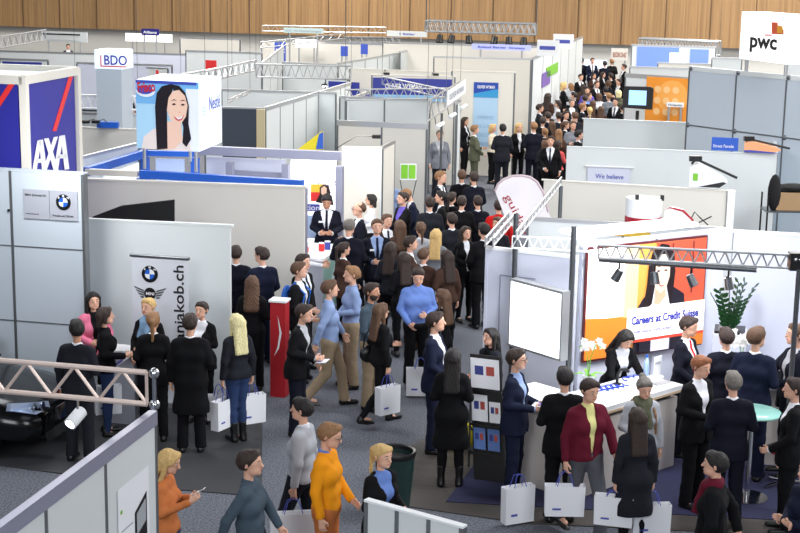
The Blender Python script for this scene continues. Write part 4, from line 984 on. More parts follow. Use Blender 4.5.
# far right
board(584, 606, 59.5, 68, 101, mat('blue white screen', srgb(210, 225, 255), .5, emit=.9), 'projection_screen', 'glowing pale blue screen behind the standing men', cat='screen')
board(611, 627, 48, 60, 97, M['cream'], 'name_board', 'cream board with red brown capitals at the back', txt='BEDRONE', tm=mat('red brown lettering', srgb(170, 110, 90), .6), tw=.8)
r, A, B, d = hs(632, 716, 44, 3.4, 'far blue lit wall behind the boxy truss'); f = wall_frame(A, B); Lw = (B-A).length
yh_ = px_on(f, 670, 47)[1]; poly('blue_print', f, rect(.2, yh_-1.0, Lw*.5, .98), mat('blue glow print', srgb(110, 140, 240), .5, emit=.3), r, 0, .02); poly('white_print', f, rect(Lw*.46, yh_-.7, Lw*.2, .5), mat('lit header white', (1, 1, 1)), r, .022, .01); poly('blue_print', f, rect(Lw*.70, yh_-1.0, Lw*.22, .95), mat('blue glow print', (1, 1, 1)), r, 0, .02)
truss(far_y(640, 52, 74), far_y(719, 56, 72), .5, .04, 12, 'boxy white truss in front of the blue lit wall', 'alu', wid=.5)
hs(658, 720, 62, 2.9, 'cream far wall below the boxy truss', mt='cream')
hs(630, 690, 66, 2.8, 'pale box roof above the orange stand', mt='panel')
r, A, B, d = wpx(626, 73, 692, 77, 2.9, 'grey frame wall of the orange stand', pw=3, mt='panel', rail=.12); f = wall_frame(A, B); q = pq(f, [(645, 120), (690, 79)])
orr = thing('graphic_wall', f.p(q[0][0], .3, 0), 'orange graphic wall with pale dots behind the television', 'graphic wall'); w_o = q[1][0]-q[0][0]
poly('orange_sheet', f, rect(q[0][0], .3, w_o, q[1][1]-.3), mat('orange graphic', srgb(238, 150, 50), .5), orr, 0, .02)
for i in range(3):
    for j in range(3): poly('dot', f, circ(q[0][0]+.35+i*.28, q[1][1]-.35-j*.32, .10), mat('pale orange dot', srgb(248, 200, 140) if (i, j) != (1, 1) else srgb(250, 250, 250), .5), orr, .022)
poly('large_ring', f, circ(q[0][0]+w_o-.5, q[1][1]-.55, .48), mat('light orange', srgb(246, 172, 84), .5), orr, .0185, .002)
p = at_z(638, 128, 0.9); Yt = 56.0
tvp = at_y(638, 97, A.y-1.2); t = thing('television', (tvp.x, tvp.y, 0), 'black television on a stand showing a pale blue picture', 'television'); f = Fr((tvp.x, tvp.y, tvp.z), E1)
poly('casing', f, [(-.42, -.32), (.42, -.35), (.43, .24), (.35, .30), (-.40, .29), (-.43, .16)], M['black'], t, -.1, .12); poly('screen', f, rect(-.26, -.23, .5, .42), mat('screen glow', srgb(150, 200, 235), .4, emit=.8), t, .024, .004)
b = MB(); b.tube([f.p(0, -.4, -.05), f.p(0, -tvp.z, -.05)], .05, 10); b.box(f.p(0, -tvp.z+.02, -.05), (.6, .5, .04)); b.build('stand', M['black'], t)
board(666.5, 683, 102, 106.5, 53, M['white'], 'name_board', 'small white name board on a thin pole in front of the orange wall', txt='Hostpoint', tm='text')
hs(712, 742, 57, 3.2, 'far striped white wall left of the big logo cube', pw=1)
hs(786, 830, 61, 3.2, 'far white wall at the top right edge', pw=2)
# big grey panel wall with logo cube
XA = at_z(691, 66, 3.9); XB = at_z(800, 76, 3.9); XC = XB+(XB-XA)*.35
rX, aX, bX, dXX = pwall(XA, XC, 3.9, 'big grey panel wall under the logo cube with round clamp joints', 'bmwp', 1.47, t=.08, rail=.10, railm='panel', rows=3)
for zz in (1.3, 2.6):
    b = MB(); b.slab(aX, bX, zz-.015, zz+.015, .095); b.build('joint', M['seam'], rX)
for zz in (2.6, 3.85):
    for k in range(5): b = MB(); b.ball(aX+dXX*(k*(bX-aX).length/max(1, round((bX-aX).length/1.47)))+Vector((0, -.06, zz)), .055, 10); b.build('clamp', M['steel'], rX)
dX = (XC-XA).normalized(); tX = ray(739, 69); nX = Vector((dX.y, -dX.x, 0)); tt = (XA-Vector((0, 0, H))).dot(nX)/tX.dot(nX); Yw = (tX*tt).y
c0 = at_y(739, 58.5, Yw-.1); c1 = at_y(785, 61, Yw-.1+(dX.y/dX.x)*1.2); tp_ = at_y(739, 11.5, Yw-.1); f = Fr(c0, Vector((c1.x-c0.x, c1.y-c0.y, 0))); wq = Vector((c1.x-c0.x, c1.y-c0.y)).length
t = thing('logo_cube', c0, 'glowing white cube with black lowercase letters and orange blocks, top right', 'advertising cube'); hq = tp_.z-c0.z
b = MB(); b.prism([f.p(0, .0, .0), f.p(wq, .0, 0), f.p(wq, .0, -.6), f.p(0, .0, -.6)], (0, 0, 1), hq); b.build('cube_body', mat('backlit logo cube', (1, .99, .98), .4, emit=.75), t)
tq = pq(f, [(749.5, 46.5), (776.5, 46.5)]); text(f, 'pwc', tq[0][0], tq[0][1], .42, M['text'], t, d=.006, width=tq[1][0]-tq[0][0], bold=.03)
for sx_ in (.12, wq-.12): b = MB(); b.tube([f.p(sx_, 0, -.12), f.p(sx_, 3.9-c0.z+.0, -.12)], .04, 8); b.build('support', M['alu'], t)
for pts, c, d_ in (([(772, 34), (783.8, 34.4), (783.8, 29.4), (781, 29.2), (781, 25.7), (778, 25.5), (778, 22.5), (772, 22.2)], srgb(226, 96, 50), .006), ([(777.5, 33), (783, 33.2), (783, 26.2), (777.5, 26)], srgb(240, 170, 50), .010), ([(765, 35.6), (772, 35.8), (772, 34.6), (765, 34.4)], srgb(210, 60, 50), .006)):
    poly('logo_block', f, pq(f, pts), mat('logo %.2f' % c[1], c, .5), t, d_, .003)
# ------------------------------------------------------------------ right middle walls
R2 = wpx(583, 118, 768, 125.5, 2.5, 'rear pale partition of three staggered right hand walls', pw=6, rail=.02, railm='panel', post=False)
R1 = wpx(568, 146, 776, 153.5, 2.5, 'middle pale partition with a small white slogan banner', pw=2.1, rail=.02, railm='panel', seam='panel')
pwall(R1[2]+E2*.08, R1[2]+E2*4, 2.5, 'return side of the middle pale partition at its right end', pw=2, rail=.02, railm='panel')
R3 = wpx(543, 179, 728, 190, 2.5, 'front pale partition of three staggered right hand walls', pw=6, rail=.02, railm='cream', mt='cream', post=False)
p = R3[2]; b = MB(); b.box((p.x+.05, p.y, 1.25), (.12, .12, 2.5)); tag(b.build('corner_post', M['white'], None, loc=(p.x, p.y, 0)), 'white corner post ending the front pale partition', 'post')
f = wall_frame(R1[1], R1[2]); q = pq(f, [(588, 162), (624, 162)])
t = thing('slogan_banner', f.p(q[0][0], 1.5, 0), 'small white slogan banner hanging from a rail on the middle partition', 'banner')
poly('sheet', f, rect(q[0][0], 1.45, .85, .66), M['lilac'], t, .02, .004); b = MB(); b.tube([f.p(q[0][0]-.05, 2.12, .03), f.p(q[0][0]+.92, 2.12, .03)], .02, 8); b.build('hanging_bar', M['white'], t)
text(f, 'We believe', q[0][0]+.16, 1.88, .13, M['textb'], t, d=.028, width=.56, bold=.01); text(f, "'dirt is good'", q[0][0]+.1, 1.68, .13, M['textb'], t, d=.028, width=.66, bold=.01)
# clamp bolts on partition
p = at_z(724, 151, 2.5); f = Fr((p.x, p.y, 2.5), E1); t = thing('sign', p, 'small blue sign standing on the middle partition', 'sign'); poly('board', f, rect(-.25, 0.01, .52, .26), mat('sign blue', srgb(40, 90, 190), .5), t, 0, .02); text(f, 'Street Parade', -.22, .07, .09, M['textw'], t, d=.024, width=.4)
def wedge_lamp(px, py, z, w, hgt, c1, c2, label, flip=1):
    p = at_z(px, py, z); f = Fr((p.x, p.y, z+.01), E1); t = thing('wedge_lamp', p, label, 'lamp')
    P = [(0, 0), (0, hgt*.85), (w*.2, hgt), (w*.85, hgt*.5), (w, hgt*.28), (w*.7, 0)]
    if flip < 0: P = [(w-x, y) for x, y in P][::-1]
    poly('lamp_shell', f, P, c1, t, -.12, .24); poly('trim', f, [(x, y*.22) for x, y in P] if c2 is not M['black'] else [(x, y) for x, y in [(w*.25, .02), (w*.8, .02), (w*.98, hgt*.25), (w*.9, hgt*.3)]], c2, t, .122, .006)
    b = MB(); b.tube([f.p(.02, hgt*.95, .0), f.p(.1, hgt*1.15, 0), f.p(w*1.25*(1 if flip > 0 else .8), hgt*.45, 0)], .022, 8); b.build('arm', M['black'], t)
    b = MB(); b.box(f.p(.08, hgt*1.18, 0), (.2, .1, .09)); b.build('clamp', M['black'], t); return t, f
t, f = wedge_lamp(689, 187, 2.5, .62, .40, M['white'], M['black'], 'white wedge shaped lamp with black arm on the front partition'); poly('green_mark', f, rect(.06, .12, .08, .12), M['green'], t, .124)
wedge_lamp(744, 152, 2.5, .70, .22, mat('orange lamp shell', srgb(244, 170, 120), .4), M['textb'], 'orange and violet wedge shaped lamp on the middle partition')
# shelf with box right
p = at_z(786, 212, 1.6); rk = thing('shelf_rack', (p.x, p.y, 0), 'dark wire shelf rack at the right edge behind the big partition', 'shelf')
for sx_ in (-.35, .45):
    for sy_ in (0, .5): b = MB(); b.tube([(p.x+sx_, p.y+sy_, 0), (p.x+sx_, p.y+sy_, 1.9)], .018, 6); b.build('upright', M['black'], rk)
for z_ in (.4, 1.1, 1.6): b = MB(); b.box((p.x+.05, p.y+.25, z_), (.84, .54, .03)); b.build('shelf', M['steel'], rk)
b = MB(); b.box((p.x+.08, p.y+.25, 1.615+.17), (.52, .4, .34)); o = b.build('cardboard_box', M['card'], None, 'brown cardboard box on the dark wire rack', 'box', loc=(p.x, p.y, 1.615), bevel=.01)
b = MB(); b.ball((p.x+.18, p.y+.25, 2.03), .17, 12, 2.0, 1.3, .45); b.ball((p.x-.22, p.y+.1, 1.95), .16, 12, .8, .8, 2.2); b.ball((p.x-.0, p.y+.2, 2.0), .12, 12, 2, 1, .6)
b.build('jacket', M['blackm'], None, 'black jacket thrown over the cardboard box', 'jacket', loc=(p.x, p.y, 1.96))
# ------------------------------------------------------------------ bank stand (right foreground)
WA = at_z(488, 246, 2.5); WA.z = 0
hb = 2.6
BL = at_z(587, 249.5, 2.58); BR = at_z(705, 237, 2.58); BL.z = BR.z = 0
db = (BR-BL).normalized(); nb = db.cross(Vector((0, 0, 1)))      # toward viewer
WB = BL-db*.12-nb*.06
pwall(WA, WB, 2.5, 'tall lilac white wall behind the tilted light box', 'lilac', 1.0, t=.06, rail=.04, railm='white', seam='lilac')
pwall(WB-nb*0+db*.06, BR+db*.42-nb*.06, 2.66, 'angled lilac white wall carrying the big portrait poster', 'lilac', 1.2, t=.06, rail=.04, railm='white', seam='lilac', post=False)
BRe = BR+db*.50-nb*.06
pwall(BRe+Vector((.05, .06, 0)), BRe+Vector((.05, .06, 0))+E1*2.6, 2.62, 'lilac white wall behind the tall green plant', 'lilac', 1.3, t=.06, rail=.03, railm='white', seam='lilac', post=False)
q0 = BRe+E1*1.32+Vector((.05, -.0, 0)); b = MB(); b.slab(q0+E1*.0, q0+E1*.9, .3, 2.2, .03)
b.build('glass_panel', mat('teal frosted panel', srgb(150, 200, 190), .3), None, 'teal frosted panel at the right edge beyond the plant', 'panel', loc=(q0.x, q0.y, .3))
pwall(gxy(528, 217, 2.5), gxy(722, 227, 2.5), 2.5, 'white back wall with yellow strip behind the bank stand', 'panel', 1.6, rail=.05, railm='alu')
f = wall_frame(gxy(528, 217, 2.5), gxy(722, 227, 2.5)); q = pq(f, [(598, 223), (645, 224.5)])
# ceiling cloth on top of angled wall, light spill put in as glow
b = MB(); b.prism([Vector((v.x, v.y, 2.70)) for v in (BL-nb*.14, BR-nb*.14, BR-nb*.6, BL-nb*.6)], (0, 0, 1), .05)
b.build('spill_canopy', mat('canopy spill glow', (1, 1, 1), .5, emit=.9), None, 'white canopy strip with painted light spill on top of the portrait poster wall', 'light box', loc=(BL.x, BL.y, 2.70))
# big poster
f = Fr(BL, db); f.o = BL+f.n*.0
pst = thing('portrait_poster', f.p(1.2, 1.1, 0), 'large orange backlit poster of a smiling dark haired woman with career slogan', 'poster')
Wp = (BR-BL).length; zb_ = 1.12; hp = 1.46
def E(n, c, e=.2): return mat(n, srgb(*c), .45, emit=e)
def PP(pts): return [(x*Wp, zb_+y*hp) for x, y in pts]
poly('poster_edge', f, PP([(-.012, -.02), (1.012, -.02), (1.012, 1.02), (-.012, 1.02)]), mat('dark wine edge', srgb(90, 30, 36), .5), pst, .0, .03)
poly('warm_ground', f, PP([(0, 0), (1, 0), (1, 1), (0, 1)]), E('poster orange', (240, 160, 78)), pst, .031)
poly('white_glow', f, PP([(0, .36), (.32, .36), (.32, 1), (0, 1)]), E('poster white', (255, 250, 244), .6), pst, .035)
poly('amber_column', f, PP([(.31, .3), (.42, .3), (.42, 1), (.31, 1)]), E('poster amber', (250, 205, 150)), pst, .036)
poly('orange_field', f, PP([(0, 0), (.36, 0), (.36, .34), (0, .38)]), E('poster deep orange', (236, 132, 46)), pst, .039)
poly('red_field', f, PP([(.70, .42), (1, .42), (1, 1), (.56, 1)]), E('poster brick', (196, 84, 60), .25), pst, .038)
for x in (.70, .88): poly('dark_bar', f, PP([(x, .5), (x+.012, .5), (x+.012, .98), (x, .98)]), E('poster dark brick', (120, 44, 40), .15), pst, .042)
poly('portrait_jacket', f, PP([(.40, .0), (.40, .38), (.47, .50), (.56, .60), (.72, .58), (.82, .50), (.84, .30), (.84, 0)]), E('poster suit', (34, 30, 44), .05), pst, .045)
poly('portrait_shirt', f, PP([(.50, .30), (.52, .60), (.70, .60), (.70, .30)]), E('poster shirt', (226, 222, 240)), pst, .049)
poly('portrait_hair', f, PP([(.46, .36), (.49, .60), (.50, .80), (.53, .93), (.60, .99), (.66, .975), (.715, .88), (.73, .72), (.72, .54), (.70, .40), (.66, .60), (.6, .8), (.56, .6), (.54, .44)]), E('poster black hair', (34, 22, 26), .05), pst, .053)
poly('portrait_neck', f, PP([(.56, .44), (.565, .66), (.645, .66), (.66, .5), (.60, .42)]), E('poster skin shade', (226, 170, 142)), pst, .050)
poly('portrait_face', f, PP([(.565, .58), (.545, .68), (.55, .80), (.59, .89), (.64, .89), (.68, .80), (.68, .68), (.655, .58), (.61, .53)]), E('poster skin', (246, 206, 180)), pst, .057)
for ex in (.58, .645): poly('portrait_eye', f, PP([(ex-.018, .74), (ex, .752), (ex+.018, .742), (ex, .732)]), E('poster black hair', (1, 1, 1)), pst, .061); poly('portrait_brow', f, PP([(ex-.022, .775), (ex, .792), (ex+.022, .78), (ex, .782)]), E('poster black hair', (1, 1, 1)), pst, .061)
poly('portrait_nose', f, PP([(.603, .675), (.615, .665), (.628, .675), (.615, .68)]), E('poster skin shade', (1, 1, 1)), pst, .061)
poly('portrait_mouth', f, PP([(.585, .635), (.613, .615), (.645, .64), (.63, .60), (.61, .592), (.597, .605)]), E('poster lips', (190, 70, 70)), pst, .061); poly('portrait_teeth', f, PP([(.592, .630), (.613, .617), (.637, .634), (.625, .61), (.61, .606)]), E('poster white', (1, 1, 1)), pst, .064)
poly('caption_box', f, PP([(.33, .13), (1.0, .13), (1.0, .42), (.33, .42)]), E('poster white', (1, 1, 1)), pst, .067)
poly('caption_line', f, PP([(.33, .105), (1.0, .105), (1.0, .132), (.33, .132)]), E('poster red', (226, 70, 50)), pst, .069)
poly('lower_jacket', f, PP([(.44, .0), (.44, .10), (.85, .10), (.85, 0)]), E('poster suit', (1, 1, 1)), pst, .069); poly('lower_shirt', f, PP([(.54, .0), (.54, .105), (.70, .105), (.70, 0)]), E('poster shirt', (1, 1, 1)), pst, .071)
poly('lower_orange', f, PP([(.86, .0), (.86, .105), (1, .105), (1, 0)]), E('poster deep orange', (1, 1, 1)), pst, .069)
text(f, 'Careers at Credit Suisse', .365*Wp, zb_+.275*hp, .15, mat('deep blue lettering', (1, 1, 1)), pst, d=.075, width=.58*Wp, bold=.03)
text(f, 'credit-suisse.com/careers', .365*Wp, zb_+.19*hp, .07, M['textb'], pst, d=.075, width=.36*Wp)
text(f, 'CREDIT SUISSE', .12*Wp, zb_+.86*hp, .12, mat('pale grey violet lettering', srgb(190, 186, 214), .6), pst, d=.042, width=.26*Wp)
# posts
def P_at(px, Y): p = at_y(px, 300, Y); return Vector((p.x, p.y, 0))
pL = P_at(511, 19.0); pR = P_at(570, 18.25)
post(P_at(513.5, 18.95), 0, 3.0, .035, 'dark steel post left of the tilted light box'); post(P_at(571, 18.1), 0, 3.0, .035, 'dark steel post right of the tilted light box')
# light box
q1 = at_y(509.5, 345, 18.7); q2 = at_y(562, 357, 17.95); t1 = at_y(510, 278, 18.7)
lb = thing('light_box', q1, 'big tilted white light box glowing between two dark steel posts', 'light box'); f = Fr(q1, Vector((q2.x-q1.x, q2.y-q1.y, 0))); wl = Vector((q2.x-q1.x, q2.y-q1.y)).length
hl_ = t1.z-q1.z
poly('frame', f, rect(0, 0, wl, hl_), M['alu'], lb, -.10, .13); poly('lit_face', f, rect(.025, .03, wl-.05, hl_-.06), mat('light box face', (.93, .97, 1), .4, emit=1.5), lb, .031, .004)
text(f, 'Jobs', wl*.72, hl_*.66, .07, mat('pale aqua lettering', srgb(190, 235, 240), .5, emit=.6), lb, d=.036, width=.12)
# framed blank door on wall A
f = wall_frame(WA, WB); f.o.z = 0
q = pq(f, [(496, 400), (496, 275), (510, 275)]); db_ = tag(MB().build('x', M['alu']), 'x') if False else None
t = thing('wall_frame', f.p(q[0][0], .3, 0), 'thin grey rectangular frame line on the lilac wall left of the light box', 'frame')
for rr in (rect(q[0][0], .4, .015, q[1][1]-.4), rect(q[0][0], q[1][1], .5, .015)): poly('frame_line', f, rr, M['rail'], t, .0, .006)
# trusses above
zt_ = 2.86
Tl = at_z(513, 247, zt_); Tr = at_z(792, 268, zt_)
truss(at_z(598, 258, zt_), Tr, .15, .016, 16, 'flat lattice truss with hanging spotlights above the portrait poster', 'alu')
b = MB(); ta = at_z(598, 258, zt_-.03); tb2 = at_z(755, 268.5, zt_-.03); b.tube([ta+Vector((0, -.08, 0)), tb2+Vector((0, -.08, 0))], .03, 10); b.build('track_bar', M['steel'], None, 'thick grey lamp bar under the flat lattice truss', 'bar', loc=ta)
post(at_z(799, 270, zt_), 0, 2.86, .03, 'steel post carrying the right end of the flat lattice truss')
truss(at_z(512, 248, 2.62), at_z(596, 252, 2.62), .15, .014, 8, 'small white truss along the top of the lilac wall', 'white')
truss(at_z(516, 240, 2.9), at_z(561, 184, 2.9), .10, .014, 14, 'white lattice beam rising diagonally above the lilac wall', 'alu')
truss(at_z(489, 246, 2.54), at_z(512, 219, 2.54), .1, .016, 7, 'short cream lattice beam over the left end of the lilac wall', 'alu', wid=.1)
post(at_z(561, 186, 2.9), 0, 2.9, .03, 'grey post under the far end of the white diagonal beam')
b = MB(); pp_ = Tr+Vector((-.08, 0, .08)); b.box(pp_+Vector((.15, 0, 0)), (.22, .14, .2)); o = b.build('dimmer_box', M['black'], None, 'black box with pale knobs at the right end of the flat truss', 'box', loc=pp_)
for k in range(3): b = MB(); b.ball(pp_+Vector((.09+.06*k, -.08, .03)), .022, 10); b.build('knob', M['chrome'], o)
for i, (px, ps_, d_) in enumerate([(619, 'first', (-.5, .1, -1)), (655, 'second', (.1, -.2, -1)), (691, 'third', (.5, -.2, -1)), (728, 'fourth', (.2, 0, -1))]):
    p = ta+(tb2-ta)*((px-598)/157); spot(p+Vector((0, -.08, -.03)), 'silver and black spotlight under the flat truss, %s from the left' % ps_, d_, .17, .055, m='steel' if i != 3 else 'chrome', hang=.11, group='spotlights under the flat truss')
# drum lamps on back wall
KA = at_z(643, 222.5, 2.5); t = thing('drum_lamp', (KA.x, KA.y, 2.5), 'white drum shaped lamp with a red base band behind the poster wall', 'lamp'); f = Fr((KA.x, KA.y, 0), E1)
b = MB(); b.lathe([(.26, .10), (.26, .36), (.24, .36), (.24, .12)], (KA.x, KA.y, 2.5), 28); b.build('drum_shell', M['white'], t)
b = MB(); b.lathe([(.265, .005), (.265, .10)], (KA.x, KA.y, 2.5), 28); b.build('base_band', M['dred'], t)
for k in (-.12, .24): b = MB(); b.box((KA.x+k, KA.y-.1, 2.88), (.05, .05, .08)); b.build('clamp', M['black'], t)
KB = at_z(678, 225, 2.5); f = Fr((KB.x-.2, KB.y, 2.51), E1); t = thing('wedge_lamp', (KB.x, KB.y, 2.5), 'white rounded lamp with red trim and thin black rods beside the white drum', 'lamp')
poly('lamp_shell', f, [(0, 0), (0, .2), (.08, .25), (.25, .22), (.38, .1), (.36, 0)], M['white'], t, -.1, .2); poly('trim', f, [(.0, .22), (.08, .27), (.27, .24), (.42, .1), (.40, .02), (.38, .1), (.25, .21), (.08, .25)], M['dred'], t, .1, .01)
b = MB(); b.tube([f.p(.35, .05, 0), f.p(.42, .2, 0), f.p(.5, .12, 0), f.p(.62, .02, 0)], .01, 6); b.tube([f.p(.4, 0, 0), f.p(.66, .15, 0)], .01, 6); b.build('rod', M['black'], t)
f = wall_frame(gxy(528, 217, 2.5), gxy(722, 227, 2.5))
poly('yellow_strip', f, rect(px_on(f, 598, 225)[0], 2.30, .75, .07), mat('mustard strip', srgb(216, 176, 60), .5), bpy.data.objects[[o.name for o in COL.objects if o.get('label', '').startswith('white back wall with yellow')][0]], 0, .01)
# ------------------------------------------------------------------ counters
q1 = at_z(600, 409, 1.08); q2 = at_z(683, 384.5, 1.08); dcn = Vector((q2.x-q1.x, q2.y-q1.y, 0)).normalized()
Cr = Vector((q1.x, q1.y, 0))-dcn*.42; nC = dcn.cross(Vector((0, 0, 1)))
Ce = Vector((q2.x, q2.y, 0)); Cl = Cr-nC*0+Vector((-nC.x*0, 0, 0))
Lf = Cr+(-nC)*1.25
ct = thing('reception_counter', (Cr.x, Cr.y, 0), 'white V-shaped reception counter with light wood edge and beige front below the portrait poster', 'counter')
dep = .62
b = MB()
b.prism([Cr+nC*-.06+dcn*.06, Ce-nC*.06-dcn*.02, Ce-nC*dep-dcn*.02, Cr-nC*dep+dcn*dep], (0, 0, 1), .92); b.build('counter_front', mat('beige counter front', srgb(214, 206, 200), .5), ct)
b = MB(); b.prism([Cr+nC*-.06+dcn*.06, Cr-nC*dep+dcn*dep, Lf+dcn*dep+nC*.02, Lf+dcn*.06+nC*.02], (0, 0, 1), .92); b.build('counter_front', mat('beige counter front', (1, 1, 1)), ct)
up_ = Vector((0, 0, 1.02))
b = MB(); b.prism([Cr+up_, Ce+up_, Ce-nC*(dep+.05)+up_, Cr-nC*(dep+.05)+dcn*(dep+.05)+up_], (0, 0, 1), .06); b.build('counter_top', M['white'], ct)
b = MB(); b.prism([Cr+up_, Cr-nC*(dep+.05)+dcn*(dep+.05)+up_, Lf+dcn*(dep+.05)+up_, Lf+up_], (0, 0, 1), .06); b.build('counter_top', M['white'], ct)
b = MB(); b.prism([v+Vector((0, 0, .99)) for v in (Cr+nC*.004, Ce+nC*.004, Ce-nC*.05, Cr-nC*.05+dcn*.05)], (0, 0, 1), .03); b.build('wood_edge', mat('pale wood edge', srgb(206, 180, 150), .5), ct)
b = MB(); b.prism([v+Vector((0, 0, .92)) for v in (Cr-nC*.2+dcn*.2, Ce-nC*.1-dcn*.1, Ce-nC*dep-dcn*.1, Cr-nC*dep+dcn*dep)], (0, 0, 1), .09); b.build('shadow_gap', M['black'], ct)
f = Fr(Cr+Vector((0, 0, 1.081)), dcn, -nC)   # top plane: u along, v backwards, n up
SEGS += [(Cr, Ce), (Cr-nC*dep, Ce-nC*dep), (Cr-nC*.3, Ce-nC*.3), (Cr, Lf), (Cr+dcn*.6, Lf+dcn*.6)]
def ctp(px, py): p = at_z(px, py, 1.085); return p
def lanyards(px, py, n, lbl):
    p = ctp(px, py); t = thing('lanyard_bundle', p, lbl, 'lanyards')
    for k in range(n):
        b = MB(); o = p+Vector((.07*k-.1, .05*k-.06, .004)); b.tube([o+Vector((math.cos(a)*.05, math.sin(a)*.09, .003*math.sin(3*a))) for a in np.linspace(0, 2*PI, 14)]+[o+Vector((.12, -.05, 0))], .008, 6); b.build('lanyard', M['blue'] if False else mat('lanyard blue', srgb(40, 70, 180), .6), t)
lanyards(606, 388, 5, 'bundle of blue lanyards on the counter beside the orchid'); lanyards(634, 378, 3, 'smaller bundle of blue lanyards on the counter near the water bottle')
p = ctp(646, 375); t = thing('water_bottle', p, 'clear blue water bottle with a blue cap on the counter', 'bottle')
b = MB(); b.lathe([(.033, 0), (.035, .01), (.035, .15), (.028, .185), (.013, .215), (.013, .235)], p, 18); b.build('bottle_body', mat('pale blue plastic', srgb(170, 200, 240), .1), t); b = MB(); b.lathe([(.017, .235), (.017, .262)], p, 12); b.build('cap', M['blue'], t)
p = ctp(656.5, 377); t = thing('leaflet_holder', p, 'white upright leaflet holder on the counter beside the bottle', 'leaflet holder'); ff = Fr(p+dcn*-.07, dcn); poly('leaflet', ff, rect(0, .0, .15, .27), M['paper'], t, 0, .006); poly('print', ff, rect(.02, .17, .11, .03), M['grey'], t, .007, .002)
b = MB(); b.box(p+Vector((.0, 0, .006)), (.17, .1, .01)); b.build('foot', M['white'], t)
p = ctp(617, 384); t = thing('table_lamp', p, 'small black curved desk lamp on the counter', 'lamp'); b = MB(); b.lathe([(.05, 0), (.05, .012), (.01, .02)], p, 14); b.build('base', M['black'], t); b = MB(); b.tube([p+Vector((0, 0, .01)), p+Vector((0, 0, .12)), p+Vector((.03, 0, .18)), p+Vector((.1, 0, .19)), p+Vector((.14, -.02, .16))], .02, 8); b.build('curved_arm', M['black'], t)
p = ctp(661, 383); tag(MB().box(p+Vector((0, 0, .006)), (.26, .12, .01), Matrix.Rotation(.7, 3, 'Z')).build('paper_sheet', M['alu'], None, loc=p), 'grey folder lying on the counter near its right end', 'folder')
p = ctp(636, 383)+Vector((0, .1, 0)); tag(MB().box(p+Vector((0, 0, .008)), (.2, .14, .014), Matrix.Rotation(.5, 3, 'Z')).build('paper_stack', M['paper'], None, loc=p), 'small stack of papers in front of the woman behind the counter', 'papers')
def orchid(p, label, n=9, hgt=.42, seed=3, pot='white'):
    rnd = random.Random(seed); t = thing('orchid', p, label, 'orchid'); p = Vector(p)
    b = MB(); b.lathe([(.05, 0), (.065, .12), (.07, .12), (.055, .01)], p, 16); b.build('pot', M[pot], t)
    for s in range(2):
        dx = .10*(-1 if s else 1); pts = [p+Vector((0, 0, .1)), p+Vector((dx*.2, 0, .1+hgt*.6)), p+Vector((dx*.7, -.02, .1+hgt)), p+Vector((dx*1.4, -.05, .08+hgt*.98))]
        b = MB(); b.tube(pts, .006, 6); b.build('stem', M['leafl'], t)
    for k in range(4):
        a = k*1.7; b = MB(); d = Vector((math.cos(a), math.sin(a), 0)); sv = Vector((-d.y, d.x, 0))*.03; c = p+Vector((0, 0, .11))
        b.prism([c-sv*.3, c+d*.09-sv+Vector((0, 0, .05)), c+d*.2+Vector((0, 0, .04)), c+d*.09+sv+Vector((0, 0, .05)), c+sv*.3], (0, 0, 1), .006); b.build('leaf', M['leafl'], t)
    for k in range(n):
        c = p+Vector((rnd.uniform(-.16, .16), rnd.uniform(-.07, .03), .1+hgt*rnd.uniform(.72, 1.12)))
        b = MB()
        for j in range(5):
            a = j*2*PI/5+rnd.random(); e = Vector((math.cos(a), -.25, math.sin(a))); s2 = e.cross(Vector((0, 1, 0))).normalized()*.024
            b.prism([c, c+e*.025-s2, c+e*.055, c+e*.025+s2], (0, 1, 0), .006)
        b.ball(c+Vector((0, -.006, 0)), .009, 8); b.build('blossom', M['petal'], t)
orchid(ctp(588, 385), 'white orchid in a pot on the reception counter under the light box')
# second counter right
q1 = at_z(765, 383, 1.08); q2 = q1+E1*1.4; Kc = Vector((q1.x, q1.y, 0))
t = thing('reception_counter', Kc, 'beige counter with a black top where two men talk at the right edge', 'counter')
b = MB(); b.prism([Kc, Kc+E1*1.3, Kc+E1*1.3+E2*.6, Kc+E2*.6], (0, 0, 1), 1.0); b.build('counter_front', mat('beige counter front', (1, 1, 1)), t)
b = MB(); b.prism([v+Vector((0, 0, 1.0)) for v in (Kc-E1*.04-E2*.04, Kc+E1*1.34-E2*.04, Kc+E1*1.34+E2*.64, Kc-E1*.04+E2*.64)], (0, 0, 1), .05); b.build('counter_top', M['grey'], t)
SEGS += [(Kc, Kc+E1*1.3), (Kc+E2*.3, Kc+E1*1.3+E2*.3), (Kc+E2*.6, Kc+E1*1.3+E2*.6)]
p = Kc+E1*.35+E2*.42; b = MB(); b.box((p.x, p.y, 1.115), (.5, .3, .12), Matrix.Rotation(-g13, 3, 'Z')); b.build('case', M['black'], None, 'flat black case lying on the beige counter', 'case', loc=(p.x, p.y, 1.05))
p = Kc+E1*.3+E2*.58; f = Fr((p.x, p.y, 0), E1); t = thing('leaflet_holder', (p.x, p.y, 1.05), 'clear upright leaflet holder on the beige counter at the right', 'leaflet holder'); poly('leaflet', f, rect(0, 1.05, .19, .34), M['lilac'], t, 0, .006); poly('print', f, rect(.03, 1.28, .12, .04), M['textb'], t, .007, .002)
